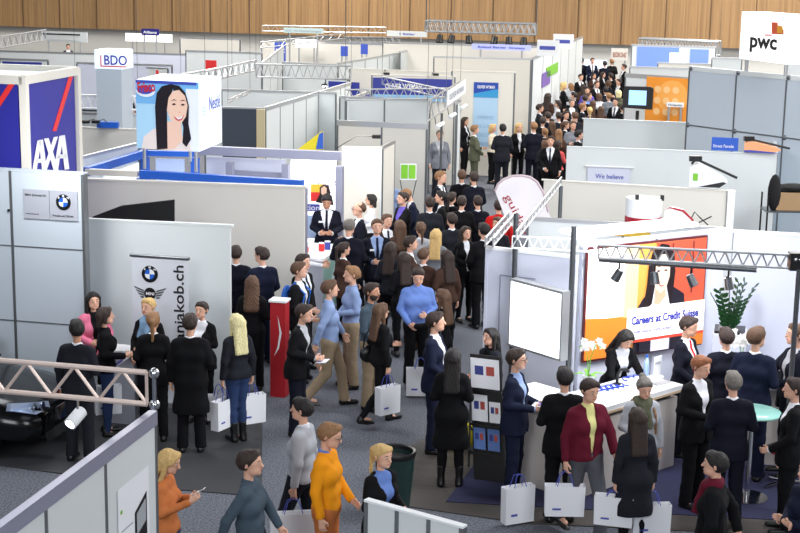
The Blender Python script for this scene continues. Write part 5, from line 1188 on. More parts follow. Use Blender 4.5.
# plant
pp = at_y(729, 345, 19.4); Pb = Vector((pp.x, pp.y, 0))
pl_ = thing('potted_plant', Pb, 'tall glossy dark green plant in a white column planter', 'plant')
zp = at_y(729, 331, 19.4).z
b = MB(); b.box((Pb.x, Pb.y, zp/2), (.44, .44, zp), Matrix.Rotation(-g13, 3, 'Z')); b.build('planter', M['lilac'], pl_, bevel=.01); b = MB(); b.box((Pb.x, Pb.y, zp+.02), (.40, .40, .03), Matrix.Rotation(-g13, 3, 'Z')); b.build('soil', M['black'], pl_)
rnd = random.Random(5)
for k in range(9):
    a = k*2*PI/9+rnd.uniform(-.3, .3); sp_ = rnd.uniform(.10, .38)*(1 if k % 2 else .8); hh = rnd.uniform(.42, .66)
    st = [Pb+Vector((math.cos(a)*sp_*s**1.3*(1 if s < .99 else 1.0)+math.cos(a)*.05, math.sin(a)*sp_*s**1.3*.8, zp+hh*s)) for s in (0, .25, .5, .75, 1)]
    b = MB(); b.tube(st, .016, 6, r2=.006); o = b.build('frond', M['leaf'], pl_)
    b = MB()
    for j in range(14):
        s = .12+.86*j/13; i = min(3, int(s*4)); c = st[i].lerp(st[i+1], s*4-i); tn = (st[i+1]-st[i]).normalized()
        sd2 = 1 if j % 2 else -1; sv = tn.cross(Vector((math.sin(a), -math.cos(a), .2))).normalized()*sd2
        sv = (Vector((-math.sin(a), math.cos(a), 0))*sd2*.6+Vector((.8*sd2, -.2, 0))*.6).normalized(); e = (sv+tn*.55).normalized(); w_ = tn.cross(e).cross(e).normalized()*.024; L_ = .115
        b.prism([c, c+e*L_*.4-w_, c+e*L_*.8-w_*.7, c+e*L_, c+e*L_*.8+w_*.7, c+e*L_*.4+w_], e.cross(w_).normalized(), .004)
    b.build('leaflets', M['leaf'], o)
op = at_y(741, 360, 18.85); op.z = .95
tag(MB().box((op.x, op.y+.0, .475), (.3, .3, .95), Matrix.Rotation(-g13, 3, 'Z')).build('plinth', M['lilac'], None, loc=(op.x, op.y, 0)), 'narrow white plinth under the white orchids between two suited men', 'plinth')
orchid((op.x, op.y, .95), 'cluster of white orchids on the plinth below the tall green plant', n=18, hgt=.42, seed=9)
# round bar table
bt = at_z(752, 411.5, 1.08); t = thing('bar_table', (bt.x, bt.y, 0), 'round bar table with a teal glass top beside the back-turned man', 'table')
b = MB(); b.lathe([(.33, 1.06), (.34, 1.065), (.34, 1.08), (.33, 1.085)], (bt.x, bt.y, 0), 32); b.build('table_top', M['glassg'], t); b = MB(); b.tube([(bt.x, bt.y, .03), (bt.x, bt.y, 1.06)], .035, 12); b.build('column', M['chrome'], t); b = MB(); b.lathe([(.25, .0), (.25, .015), (.05, .03)], (bt.x, bt.y, .021), 28); b.build('base', M['chrome'], t)
# stool/chair at right
s0 = at_z(785, 452, .45); t = thing('chair', (s0.x, s0.y, 0), 'black chair with a red seat edge and chrome base near the right border', 'chair')
b = MB(); b.lathe([(.18, .45), (.22, .47), (.22, .50), (.16, .53)], (s0.x, s0.y, .0), 20); b.build('seat', M['black'], t); b = MB(); b.lathe([(.225, .465), (.225, .49)], (s0.x, s0.y, 0), 20, capb=False, capt=False); b.build('seat_edge', M['dred'], t)
b = MB(); b.prism([(s0.x+.18, s0.y-.18, .5), (s0.x+.22, s0.y-.18, .92), (s0.x+.22, s0.y+.18, .92), (s0.x+.18, s0.y+.18, .5)], (1, 0, 0), .03); b.build('backrest', M['black'], t)
b = MB(); b.tube([(s0.x, s0.y, .04), (s0.x, s0.y, .45)], .025, 10); b.build('column', M['chrome'], t)
for k in range(4): a = k*PI/2+.4; b = MB(); b.tube([(s0.x, s0.y, .08), (s0.x+.26*math.cos(a), s0.y+.26*math.sin(a), .04)], .016, 8); b.build('leg', M['chrome'], t)
# ------------------------------------------------------------------ brochure stand
bs = at_y(490, 468, 17.2); Bs = Vector((bs.x, bs.y, 0)); u = Vector((.93, -.36, 0)).normalized()
t = thing('brochure_stand', Bs, 'black slanted brochure stand with rows of leaflets before the black haired woman', 'brochure stand')
f = Fr(Bs-u*.20+Vector((0, 0, .02)), u, Vector((-.05, .22, 1)))
poly('back_board', f, rect(0, .0, .40, 1.52), M['black'], t, -.03, .03)
for k, z_ in enumerate((1.10, .68, .34)):
    poly('shelf', f, rect(-.01, z_-.02, .42, .025), M['black'], t, 0, .07)
for (x_, z_, w_, h_) in ((.02, 1.12, .36, .36), (.02, .72, .20, .32), (.24, .72, .14, .25), (.03, .38, .15, .26), (.21, .38, .15, .26)):
    o = poly('leaflet', f, rect(x_, z_, w_, h_), M['paper'] if z_ > .5 else mat('blue leaflet', srgb(90, 120, 180), .5), t, .045, .006)
    poly('leaflet_picture', f, rect(x_+w_*.15, z_+h_*.45, w_*.3, h_*.3), mat('leaflet navy', srgb(50, 60, 130), .5), o, .052, .002); poly('leaflet_picture', f, rect(x_+w_*.55, z_+h_*.45, w_*.28, h_*.3), mat('leaflet red', srgb(170, 70, 60), .5), o, .052, .002)
b = MB()
for s in (0, .36): b.tube([f.p(s, 1.3, -.05), f.p(s, 1.3, -.05)+Vector((0, .16, -1.33))], .015, 6)
b.build('rear_leg', M['steel'], t)
# ------------------------------------------------------------------ guidance flag
fp = at_y(520, 225, 23.4); t = thing('feather_flag', (fp.x, fp.y, 0), 'rounded white flag with dark red lettering standing behind the lilac wall', 'flag')
f = Fr((fp.x, fp.y, 0), (1, 0, 0)); f2 = Fr((0, 23.4, 0), (1, 0, 0))
pts = pq(f2, [(495, 191), (498, 184), (504, 179), (512, 176), (521, 175.5), (530, 177), (537, 182), (543, 192), (548, 212), (556, 226), (509, 226), (503, 212)])[::-1]
f2.o = Vector((0, 23.4, 0)); poly('cloth', f2, pts, M['cream'] if False else mat('flag white', srgb(232, 226, 230), .6), t, 0, .02)
rim = [f2.p(x, y, .01) for x, y in pq(f2, [(495, 191), (498, 184), (504, 179), (512, 176), (521, 175.5), (530, 177), (537, 182), (543, 192), (548, 212)])]
b = MB(); b.tube(rim, .02, 8); b.build('flag_rim', mat('flag rim pink grey', srgb(190, 170, 176), .5), t)
x_, y_ = px_on(f2, 504, 192.5); text(f2, 'guidance', x_, y_-.06, .17, M['dred'], t, d=.024, rot=-1.05, width=.95)
q = px_on(f2, 530, 225); b = MB(); b.tube([f2.p(q[0], 0, -.02), f2.p(q[0], q[1]+.1, -.02)], .02, 8); b.build('pole', M['alu'], t)
# ------------------------------------------------------------------ bin
bq = at_z(395, 450, .75); t = thing('waste_bin', (bq.x, bq.y, 0), 'dark green round waste bin with a black rim beside the blonde seated-height woman', 'bin')
t['label'] = 'dark green round waste bin behind the blonde woman in a black blazer'
b = MB(); b.lathe([(.17, .013), (.23, .70), (.215, .70), (.16, .03)], (bq.x, bq.y, 0), 28); b.build('bin_body', mat('dark green plastic', srgb(28, 52, 50), .4), t); b = MB(); b.lathe([(.235, .69), (.245, .72), (.235, .75), (.21, .74), (.205, .70)], (bq.x, bq.y, 0), 28, capb=False, capt=False); b.build('rim', M['black'], t); b = MB(); b.lathe([(.2, .64), (.2, .66)], (bq.x, bq.y, 0), 20); b.build('liner_bag', M['blackm'], t)
# red display, silver pole
rp = at_z(278, 300, 1.42); t = thing('display_stand', (rp.x, rp.y, 0), 'narrow red display column with a white swoosh behind the dark suited men', 'display'); f = Fr((rp.x-.11, rp.y, 0), E1)
b = MB(); b.prism([f.p(0, 0, 0), f.p(.22, 0, 0), f.p(.22, 0, -.2), f.p(0, 0, -.2)], (0, 0, 1), 1.39); b.build('column_body', mat('deep red panel', srgb(170, 24, 34), .5), t); poly('column_top', f, rect(-.02, 1.39, .26, .03), M['white'], t, -.21, .23); poly('swoosh', f, [(.06, .6), (.13, .72), (.17, .95), (.11, 1.2), (.14, .95), (.11, .75)], M['white'], t, .002)
post(at_z(272, 395, 0), 0, 1.1, .03, 'short silver pole standing beside the red display column', m='alu')
# brochure holder green
gp = at_y(408, 190, 31.0); t = thing('brochure_holder', (gp.x, gp.y, 0), 'folding rack holding lime green brochures against the pale wall', 'brochure stand'); f = Fr((gp.x-.17, gp.y, 0), (1, 0, 0), (0.0, .5, 1))
z1 = at_y(408, 180, 31.0).z
f.o.z = z1; poly('tray', f, rect(0, 0, .34, .36), M['white'], t, -.02, .02); poly('brochure', f, rect(.02, .03, .14, .30), M['green'], t, .004, .01); poly('brochure', f, rect(.18, .03, .14, .30), M['green'], t, .004, .01)
b = MB(); o_ = Vector((gp.x, gp.y, 0))
b.tube([o_+Vector((-.17, -.2, .02)), o_+Vector((.17, 0, z1))], .012, 6); b.tube([o_+Vector((.17, -.2, .02)), o_+Vector((-.17, 0, z1))], .012, 6); b.build('folding_leg', M['steel'], t)
# lower zone of red carpet
b = MB(); b.prism([at_z(450, 207, .0), at_z(461, 207, 0), at_z(461, 200, 0)], (0, 0, 1), .02); b.build('trim_6', M['red'], kind='structure')
# yellow bag on floor
yb = at_z(463, 448, 0); t = thing('tote_bag', (yb.x, yb.y, 0), 'bright yellow bag on the floor left of the brochure stand', 'bag'); b = MB(); b.ball((yb.x, yb.y, .17), .17, 14, 1.15, .7, 1.0); b.ball((yb.x-.12, yb.y-.05, .09), .10, 12, 1.2, .8, .8); b.build('bag_body', M['yellow'], t); b = MB(); b.tube([Vector((yb.x-.1, yb.y-.1, .28)), Vector((yb.x-.05, yb.y-.12, .42)), Vector((yb.x+.06, yb.y-.12, .42)), Vector((yb.x+.1, yb.y-.1, .28))], .01, 6); b.build('handle', M['black'], t)
# ------------------------------------------------------------------ black car (front end toward the right)
cn = at_z(62, 457, 0)   # nose
car = thing('car', (cn.x-2.1, cn.y+.4, 0), 'glossy black car with lit looking headlight, front end at the left edge', 'car')
ux = Vector((math.cos(-.22), math.sin(-.22), 0)); uy = Vector((-ux.y, ux.x, 0)); NO = Vector((cn.x-.03, cn.y+.45, 0))
def cp(x, y, z): return NO-ux*x+uy*y+Vector((0, 0, z))    # x back from the nose, y sideways, z up
secs = [(0.0, .30, .62, .45, .60), (.05, .24, .72, .62, .66), (.25, .2, .84, .78, .72), (.6, .18, .90, .85, .80), (1.1, .18, .92, .88, .86), (1.35, .18, .92, .90, .93), (1.6, .18, .92, .90, .98), (3.6, .18, .92, .90, .99), (4.2, .2, .9, .84, .98), (4.4, .3, .8, .7, .9)]
vs = []; n = 16
for x, zl, w, wt, zt2 in secs:
    ring = []
    for k in range(n):
        a = 2*PI*k/n; c, s = math.cos(a), math.sin(a); e = .55
        yy = (abs(c)**e)*(1 if c > 0 else -1); zz = (abs(s)**e)*(1 if s > 0 else -1)
        w_ = w if zz < .2 else w+(wt-w)*zz
        ring.append(cp(x, yy*w_, (zl+zt2)/2+zz*(zt2-zl)/2))
    vs += ring
fs = [(i*n+k, (i+1)*n+k, (i+1)*n+(k+1) % n, i*n+(k+1) % n) for i in range(len(secs)-1) for k in range(n)]+[tuple(range(n)), tuple((len(secs)-1)*n+k for k in range(n))[::-1]]
b = MB(); b.add(vs, fs, True); paint = mat('black car paint', srgb(6, 7, 9), .18); paint.node_tree.nodes['Principled BSDF'].inputs['Coat Weight'].default_value = .15; paint.node_tree.nodes['Principled BSDF'].inputs['Specular IOR Level'].default_value = .3
b.build('car_body', paint, car)
cs = [(1.3, .80, .93), (1.75, .72, 1.22), (2.2, .66, 1.38), (2.9, .65, 1.40), (3.5, .66, 1.28), (4.0, .74, .97)]
vs = []
for x, w, zt2 in cs: vs += [cp(x, -w-(.0), .9), cp(x, -w*.98, zt2-.05), cp(x, -w*.8, zt2), cp(x, w*.8, zt2), cp(x, w*.98, zt2-.05), cp(x, w, .9)]
fs = [(i*6+k, (i+1)*6+k, (i+1)*6+(k+1) % 6, i*6+(k+1) % 6) for i in range(5) for k in range(6)]+[tuple(range(6)), tuple(30+k for k in range(6))[::-1]]
b = MB(); b.add(vs, fs, False); b.build('cabin_glass', mat('dark car glass', srgb(20, 24, 28), .05), car)
b = MB()
for i in range(1, 4):
    pass
b.prism([cp(2.15, -.5, 1.385), cp(3.0, -.5, 1.405), cp(3.0, .5, 1.405), cp(2.15, .5, 1.385)], (0, 0, 1), .02); b.build('roof', paint, car)
for s in (-1, 1):
    b = MB(); b.prism([cp(.10, s*.36, .60), cp(.14, s*.66, .60), cp(.42, s*.80, .66), cp(.40, s*.80, .76), cp(.20, s*.62, .735), cp(.10, s*.40, .70)][::s], (ux+Vector((0, -.2, .3)) if s > 0 else ux+Vector((0, -.5, .3)))*.5, .12); b.build('headlight', mat('headlight glass', srgb(200, 215, 240), .05, .3), car)
    for k in range(2): 
        q = Vector((0, 0, 1)).rotation_difference(ux).to_matrix(); b = MB(); b.lathe([(.03, -.02), (.065, .0), (.07, .02), (.055, .02)], cp(.08+.06*k, s*(.50+.13*k), .67), 16, fr=q); b.build('lamp_ring', M['chrome'], car)
    b = MB(); b.prism([cp(-.01, s*.05, .42), cp(-.01, s*.30, .44), cp(.02, s*.30, .60), cp(.0, s*.06, .60)][::s], ux, .03); b.build('kidney_grille', M['chrome'], car)
    for x in (.85, 3.55):
        q = Vector((0, 0, 1)).rotation_difference(uy).to_matrix(); c = cp(x, s*.80, .33)
        b = MB(); b.lathe([(.20, -.11), (.32, -.11), (.33, -.07), (.33, .07), (.32, .11), (.20, .11)], c, 28, fr=q); w = b.build('wheel', mat('tyre rubber', srgb(20, 20, 20), .8), car)
        b = MB(); b.lathe([(.22, -.10), (.22, .10)], c, 20, fr=q); b.build('rim', M['steel'], w)
    b = MB(); b.ball(cp(1.55, s*1.0, 1.0), .1, 12, 1.0, .9, .7); b.build('wing_mirror', paint, car)
b = MB(); b.prism([cp(-.015, -.6, .24), cp(-.015, .6, .24), cp(0, .62, .36), cp(0, -.62, .36)][::-1], ux, .02); b.build('air_intake', M['blackm'], car)
# ------------------------------------------------------------------ people, near and middle
PPL = {}
SPOTS = []
def seg_d(p, A, B):
    A = Vector((A.x, A.y)); B = Vector((B.x, B.y)); d = B-A; t = max(0, min(1, (p-A).dot(d)/max(1e-6, d.length_squared))); return (A+d*t-p).length
def place(px, py, h, ys=0, cw=.30, cp=.50):
    best = None
    for dh in (0, .02, -.02, .04, -.04, .06, -.06, .09, -.09, .12, -.12, .15, -.15, .18, -.18, .22, -.22):
        x, y = head_at(px, py, h+dh); q = Vector((x, y+ys))
        dw = min(seg_d(q, a, b) for a, b in SEGS); dp = min([(q-s).length for s in SPOTS] or [9])
        ok = min(dw-cw, dp-cp, 0); sc = ok*4-abs(dh)
        if best is None or sc > best[0]: best = (sc, q, h+dh)
    SPOTS.append(best[1]); return best[1].x, best[1].y, best[2]
def P(key, px, py, h, a, label, Yshift=0, **kw):
    x, y, h = place(px, py, h, Yshift)
    PPL[key] = make_person((x, y), a, h=h, label=label, **kw); return PPL[key]
F_ = dict(fem=True)
# car stand group
P('m1', 77, 320, 1.80, 165, 'man with black hair in a charcoal suit seen from behind near the black car', hair='black', tc='char', arms=('down', 'hold'), skin='skin2', yaw=30)
P('w2', 105, 307, 1.72, 100, 'woman with brown bob in a black leather jacket and blue jeans reading a brochure', fem=True, hair='dark', style='bob', top='jacket', tc='black', sc='black', bc='jean', bottom='slim', arms=('bag', 'hold'))
P('w3', 93, 292, 1.70, 25, 'woman with very long black hair and a pink top beside the tall panel wall', fem=True, hair='black', style='long', top='jacket', tc='pink', sc='black', bc='black', bottom='slim', arms=('hold', 'hold'))
P('w4', 148, 298, 1.74, -25, 'woman with short blond hair and pale blue scarf before the roll-up banner', fem=True, hair='blond', style='short', top='vest', tc='black', sc='white', scarf='scarf', bc='black', bottom='slim', arms=('hold', 'low'))
P('w5', 153, 312, 1.72, 185, 'woman with a dark blond ponytail and black suit seen from behind', fem=True, hair='light', style='pony', top='suit', tc='black', bc='black', arms=('hold', 'hold'))
P('m6', 190, 314, 1.80, 180, 'man with dark hair in a long black coat seen from behind', hair='dark', top='coat', tc='black', arms=('down', 'hold'), legs='stand', fat=.02)
P('w7', 199, 306, 1.66, -20, 'woman with short dark hair and white collar beside the man in the long coat', Yshift=.25, fem=True, hair='dark', style='short', top='suit', tc='black', bc='black', arms=('fold', 'fold2'))
P('w8', 237, 314, 1.70, 215, 'woman with very long platinum hair, grey blazer, jeans and heeled boots', fem=True, hair='platinum', style='long', top='jacket', tc='char', bc='jean', bottom='slim', arms=('bag', 'bag'), shoe='boot', legs='close')
# booth behind it
P('m10', 262, 247, 1.84, 210, 'man in a navy suit with head turned left before the plain cream wall', hair='dark', tc='navy', arms=('down', 'low'), yaw=30)
P('m11', 236, 246, 1.84, 185, 'dark suited man half hidden behind the end of the pale partition', hair='dark', tc='dnavy', arms=('down', 'down'))
P('w9', 252, 276, 1.70, 180, 'woman with long curly brown hair seen from behind', fem=True, hair='brown', style='long', curly=1, top='jacket', tc='black', bc='black', arms=('hold', 'hold'))
P('m12', 299, 262, 1.80, 75, 'man with brown hair, open black suit and white shirt looking to the right', hair='brown', tc='black', bc='black', arms=('pocket', 'low'), yaw=10)
P('m13', 297, 303, 1.78, 75, 'dark haired man in black suit and grey shirt holding papers beside the silver pole', hair='dark', tc='black', sc='lgrey', bc='dnavy', arms=('low', 'hold'), lean=8)
P('m14', 330, 280, 1.82, 100, 'man in a pale blue shirt and khaki trousers walking to the right', hair='brown', top='shirt', tc='lblue', bc='khaki', arms=('fwd', 'back'), legs='walk')
P('m14b', 352, 266, 1.82, 285, 'man in a washed blue shirt and beige trousers behind the bearded man', hair='light', top='shirt', tc='lblue', bc='khaki', arms=('hold', 'low'))
P('m15', 372, 283, 1.80, 60, 'man with dark beard, grey green shirt and beige trousers', hair='dark', top='shirt', tc='teal', bc='khaki', beard=True, arms=('fold', 'low'), skin='skin2')
P('w16', 381, 303, 1.68, 120, 'woman with long light brown hair, dark jacket and crossed steps beside the bearded man', fem=True, hair='brown', style='long', top='jacket', tc='black', bc='black', bottom='slim', arms=('hold', 'bag'), legs='walk')
P('m17', 418, 266, 1.82, 5, 'man in a bright blue shirt looking down at his hands', hair='dark', top='shirt', tc='blue', bc='black', arms=('hold', 'low'), nod=22)
P('w18', 443, 289, 1.66, 235, 'woman with long brown hair turned to the man in the blue shirt', fem=True, hair='brown', style='long', top='jacket', tc='black', bc='black', bottom='slim', arms=('reach', 'hold'))
P('m19', 436, 312, 1.84, 75, 'man with dark wavy hair in a navy suit looking right', hair='dark', tc='navy', arms=('down', 'low'), yaw=10)
P('w20', 453, 349, 1.70, 175, 'woman with long black hair in a knee length coat and boots from behind', fem=True, hair='black', style='long', top='coat', tc='black', bc='black', bottom='slim', shoe='boot', arms=('hold', 'hold'))
P('w21', 491, 328, 1.66, -55, 'woman with black hair looking left behind the brochure stand', fem=True, hair='black', style='long', top='jacket', tc='char', sc='black', bc='black', bottom='slim', arms=('low', 'hold'))
P('m22', 517, 349, 1.78, 70, 'man with glasses in a navy suit and pale blue shirt holding a folder', hair='dark', tc='navy', sc='lblue', glasses=True, arms=('hold', 'hold'))
P('m23', 562, 359, 1.80, 180, 'man with black hair and a black suit seen from behind at the reception counter', hair='black', tc='black', arms=('hold', 'low'), Yshift=-.35)
P('m24', 589, 378, 1.80, 28, 'man in a burgundy jacket, yellow shirt and grey jeans carrying a white bag', hair='dark', top='jacket', tc='burg', sc='yellow', bc='gjean', arms=('fwd', 'bag'), legs='walk', nod=12)
P('w25', 644, 376, 1.70, 10, 'woman with pinned up hair, olive patterned scarf and pale grey sleeves facing us', fem=True, hair='grey', style='bun', top='jacket', tc='lgrey', sc='olive', scarf='olive', bc='olive', bottom='slim', arms=('down', 'hold'), nod=18)
P('w25b', 638, 408, 1.64, 190, 'woman with straight dark hair and dark coat in front of the olive scarf wearer', fem=True, hair='dark', style='long', top='coat', tc='char', bc='black', bottom='slim', arms=('bag', 'bag'))
P('m26', 700, 355, 1.82, 40, 'man with reddish brown hair and an open black suit looking down to the right', hair='red', tc='black', bc='black', arms=('hold', 'hold'), nod=12)
P('m27', 734, 372, 1.80, 180, 'man with greying hair and navy suit seen from behind at the round bar table', hair='grey', tc='dnavy', arms=('hold', 'hold'))
P('m28', 688, 316, 1.84, 55, 'man with a red tie standing behind the reception counter before the poster', hair='dark', tc='dnavy', tie='red', arms=('hold', 'low'), nod=10)
P('w29', 617, 322, 1.74, 25, 'woman with long black hair bending over papers behind the reception counter', fem=True, hair='black', style='long', top='suit', tc='black', arms=('table', 'table'), lean=16, nod=20)
P('m30', 727, 328, 1.80, 185, 'man with dark hair and navy suit seen from behind below the tall plant', hair='dark', tc='dnavy', arms=('hold', 'hold'))
P('m31', 757, 327, 1.84, 150, 'man with brown hair in a navy suit leaning toward the beige counter', hair='brown', tc='navy', arms=('down', 'hold'), yaw=-20)
P('m32', 797, 324, 1.84, 275, 'man at the right border with hand held out over the beige counter', hair='brown', tc='dnavy', arms=('hold', 'reach'), sc='lgrey')
P('m33', 811, 458, 1.78, 290, 'man in a navy polo shirt with folded arms cut by the right border', hair='dark', top='polo', tc='navy', bc='jean', arms=('fold', 'fold2'))
P('m34', 327, 422, 1.82, 75, 'man in a bright orange sweater with blue collar and glasses', hair='light', top='sweater', tc='orange', sc='blue', bc='rust', arms=('low', 'down'), glasses=True, nod=14)
P('w35', 382, 444, 1.68, 45, 'woman with blond ponytail, black blazer and blue blouse at the bottom edge', fem=True, hair='blond', style='pony', top='suit', tc='black', sc='blue', bc='black', arms=('hold', 'low'), nod=5)
P('w36', 165, 448, 1.70, 80, 'woman with blond hair and an orange top typing on a phone', fem=True, hair='blond', style='long', top='blouse', tc='rust', bc='jean', bottom='slim', arms=('high', 'high'), nod=20)
P('m38', 716, 452, 1.78, 250, 'dark coated person with a red scarf walking left at the lower right', hair='black', top='coat', tc='black', scarf='burg', bc='black', arms=('down', 'back'), legs='walk')
P('m39', 302, 398, 1.78, 255, 'dark haired man in a light grey pullover walking left with a white bag', hair='black', top='sweater', tc='lgrey', sc='white', bc='char', arms=('bag', 'bag'), legs='walk')
P('m39b', 250, 450, 1.80, 80, 'man in a slate grey shirt walking right at the lower left', hair='dark', top='shirt', tc='teal', bc='char', arms=('fwd', 'back'), legs='walk')
P('m50', 795, 378, 1.78, 260, 'dark suited person at the right border in front of the beige counter', hair='dark', tc='black', arms=('low', 'down'))
# middle
v2 = dict(vox=.018)
P('m40', 327, 193, 1.90, 0, 'man with black hair and navy tie looking down behind the white tin counter', hair='black', tc='dnavy', sc='white', tie='dnavy', tagc=True, arms=('hold', 'hold'), nod=25, skin='skin2', **v2)
P('m40b', 301, 229, 1.72, 90, 'person in a white blouse mostly hidden behind the cream partition end', fem=True, hair='brown', top='blouse', tc='white', bc='char', arms=('reach', 'reach'), **v2)
P('m41', 359, 202, 1.88, 285, 'man with receding brown hair, glasses and a name tag looking left', hair='brown', style='bald', tc='dnavy', glasses=True, tagc=True, arms=('low', 'hold'), **v2)
P('m42', 349, 219, 1.90, 170, 'broad man with grey hair and navy suit seen from behind by the tin counter', hair='grey', tc='dnavy', fat=.03, arms=('hold', 'low'), nod=15, **v2)
P('m43', 377, 219, 1.88, 10, 'smiling man in a navy suit with striped tie and name tag', hair='brown', tc='dnavy', sc='lblue', tie='navy', tagc=True, arms=('low', 'hold'), **v2)
P('w44', 371, 194, 1.68, 275, 'woman with a black bob half hidden behind the man with receding hair', fem=True, hair='black', style='bob', top='blouse', tc='white', bc='black', arms=('hold', 'hold'), **v2)
P('m45', 389, 174, 1.82, 195, 'man in a pale blue shirt seen from behind against the pale wall', hair='dark', top='shirt', tc='lblue', bc='khaki', arms=('down', 'low'), **v2)
P('m45b', 381, 176, 1.78, 90, 'brown haired person half hidden left of the pale blue shirt', hair='brown', top='jacket', tc='brown', bc='black', **v2)
P('m46', 403, 192, 1.80, 300, 'man in a dark suit with purple shirt shaking hands to the left', hair='dark', tc='black', sc='purple', arms=('reach', 'low'), **v2)
P('m47', 416, 187, 1.78, 280, 'young man with light brown hair bending his head to the left', hair='light', tc='navy', arms=('low', 'reach'), nod=25, lean=12, **v2)
P('m48', 430, 197, 1.78, 185, 'man with dark brown hair and charcoal suit seen from behind in the middle crowd', hair='dark', tc='char', arms=('hold', 'low'), fat=.01, **v2)
P('m48b', 441, 191, 1.76, 270, 'man with black hair in profile beside the charcoal suit', hair='black', tc='black', arms=('low', 'hold'), **v2)
P('m49', 441, 171, 1.88, 65, 'tall fair haired man in a dark suit with white shirt looking right', hair='light', tc='dnavy', tie='char', arms=('down', 'low'), **v2)
P('m51', 440, 130, 1.80, 10, 'man in a grey suit standing inside the white booth', hair='grey', tc='grey', sc='lgrey', bc='char', **v2)
P('w52', 466, 226, 1.68, 25, 'smiling woman with brown hair and black coat before the lilac wall end', fem=True, hair='dark', style='long', top='jacket', tc='black', sc='white', bc='black', bottom='slim', arms=('low', 'hold'), **v2)
P('m53', 484, 223, 1.82, 205, 'man in a black suit seen from behind beside the smiling woman', hair='black', tc='black', arms=('low', 'down'), **v2)
P('m54', 499, 200, 1.76, 180, 'person in a bright red top behind the rounded flag', hair='dark', top='sweater', tc='red', sc='red', bc='black', **v2)
P('m54b', 498, 217, 1.74, 320, 'brown haired man peeking over the lilac wall end', hair='brown', tc='char', **v2)
mid = [(400, 220, 1.72, 200, 'w', 'brown', 'brown'), (421, 222, 1.70, 190, 'w', 'brown', 'lgrey'), (436, 229, 1.70, 170, 'w', 'blond', 'grey'), (411, 236, 1.76, 90, 'm', 'dark', 'brown'),
       (452, 213, 1.78, 200, 'm', 'dark', 'char'), (462, 170, 1.80, 180, 'm', 'brown', 'black'), (474, 172, 1.80, 200, 'm', 'dark', 'dnavy'), (452, 192, 1.74, 150, 'w', 'dark', 'black'), (387, 214, 1.74, 30, 'm', 'brown', 'brown'),
       (344, 242, 1.66, 120, 'w', 'dark', 'brown'), (391, 242, 1.68, 160, 'w', 'dark', 'char'), (303, 254, 1.80, 60, 'm', 'dark', 'black'), (404, 252, 1.68, 200, 'w', 'dark', 'black'), (424, 248, 1.72, 150, 'm', 'brown', 'brown'), (447, 250, 1.68, 210, 'w', 'dark', 'brown'), (462, 196, 1.76, 170, 'm', 'dark', 'black'), (478, 196, 1.78, 190, 'm', 'dark', 'dnavy')]
# ------------------------------------------------------------------ far crowd: a few figures, copied with their parts
PROTO = {}
pv = dict(vox=.024, face=True)
def proto(key, **kw): PROTO[key] = kw
proto('suit_back', tc='char', arms=('hold', 'low'), hair='dark')
proto('suit_hands', tc='black', arms=('hold', 'hold'), hair='dark')
proto('suit_down', tc='dnavy', arms=('down', 'low'), hair='dark', tie='navy')
proto('shirt', top='shirt', tc='lblue', bc='char', arms=('fold', 'fold2'), hair='brown')
proto('w_long', fem=True, top='jacket', tc='black', bc='black', bottom='slim', style='long', hair='brown', arms=('hold', 'bag'))
proto('w_bob', fem=True, top='blouse', tc='white', bc='black', bottom='slim', style='bob', hair='dark', arms=('fold', 'fold2'))
proto('w_pony', fem=True, top='suit', tc='black', bc='black', style='pony', hair='blond', arms=('hold', 'low'))
MADE = {}
def kids(o): return [c for c in COL.objects if c.parent is o]
def far(key, px, py, h, a, label, hair=None, tc=None, bc=None, group=None):
    x, y, h = place(px, py, h, cp=.42); kw = dict(PROTO[key]); fem = kw.get('fem', False)
    if key not in MADE:
        if hair: kw['hair'] = hair
        if tc: kw['tc'] = tc; kw['bc'] = bc or kw.get('bc') or tc
        r = make_person((x, y), a, h=h, label=label, group=group, **pv, **kw); MADE[key] = (r['root'], [c for c in COL.objects if c.parent is r['root']], h); return
    src, ch, h0 = MADE[key]
    r = src.copy(); COL.objects.link(r); r.location = (x, y, 0); r.rotation_euler = (0, 0, math.radians(a)); s = h/1.78; r.scale = (s, s, s)
    r['label'] = label
    if 'group' in r.keys() and not group: del r['group']
    if group: r['group'] = group
    for c in ch:
        d = c.copy(); COL.objects.link(d); d.parent = r; nm = c.name.split('.')[0]
        m_ = None
        if nm in ('hair', 'eyebrow') and hair: m_ = hairm(hair)
        elif nm in ('suit_jacket', 'jacket', 'blouse', 'shirt', 'collar', 'sweater', 'coat') and tc and not (nm == 'shirt' and key not in ('shirt',)): m_ = clm(tc)
        elif nm == 'trousers' and (bc or tc) and (bc or 'suit' in key): m_ = clm(bc or tc)
        if m_: d.material_slots[0].link = 'OBJECT'; d.material_slots[0].material = m_
KY = {'m': ['suit_back', 'suit_hands', 'suit_down'], 'w': ['w_long', 'w_pony', 'w_bob']}
where_mid = ['beside the striped tie man', 'behind the bright blue shirt', 'above the woman in the dark vest', 'in the thick of the middle crowd', 'left of the smiling woman in black', 'below the tall blue poster, nearest', 'right of the nearest back under the blue poster', 'under the tall fair man', 'between the smiling man and the purple shirt', 'in front of the broad grey haired man', 'in front of the smiling man with the tie', 'behind the man looking right by the red column', 'just above left of the bright blue shirt', 'just above right of the bright blue shirt', 'right of the bright blue shirt near the smiling woman', 'in the open aisle left of the red top', 'next to the red top behind the rounded flag']
names = {'m': 'man', 'w': 'woman'}
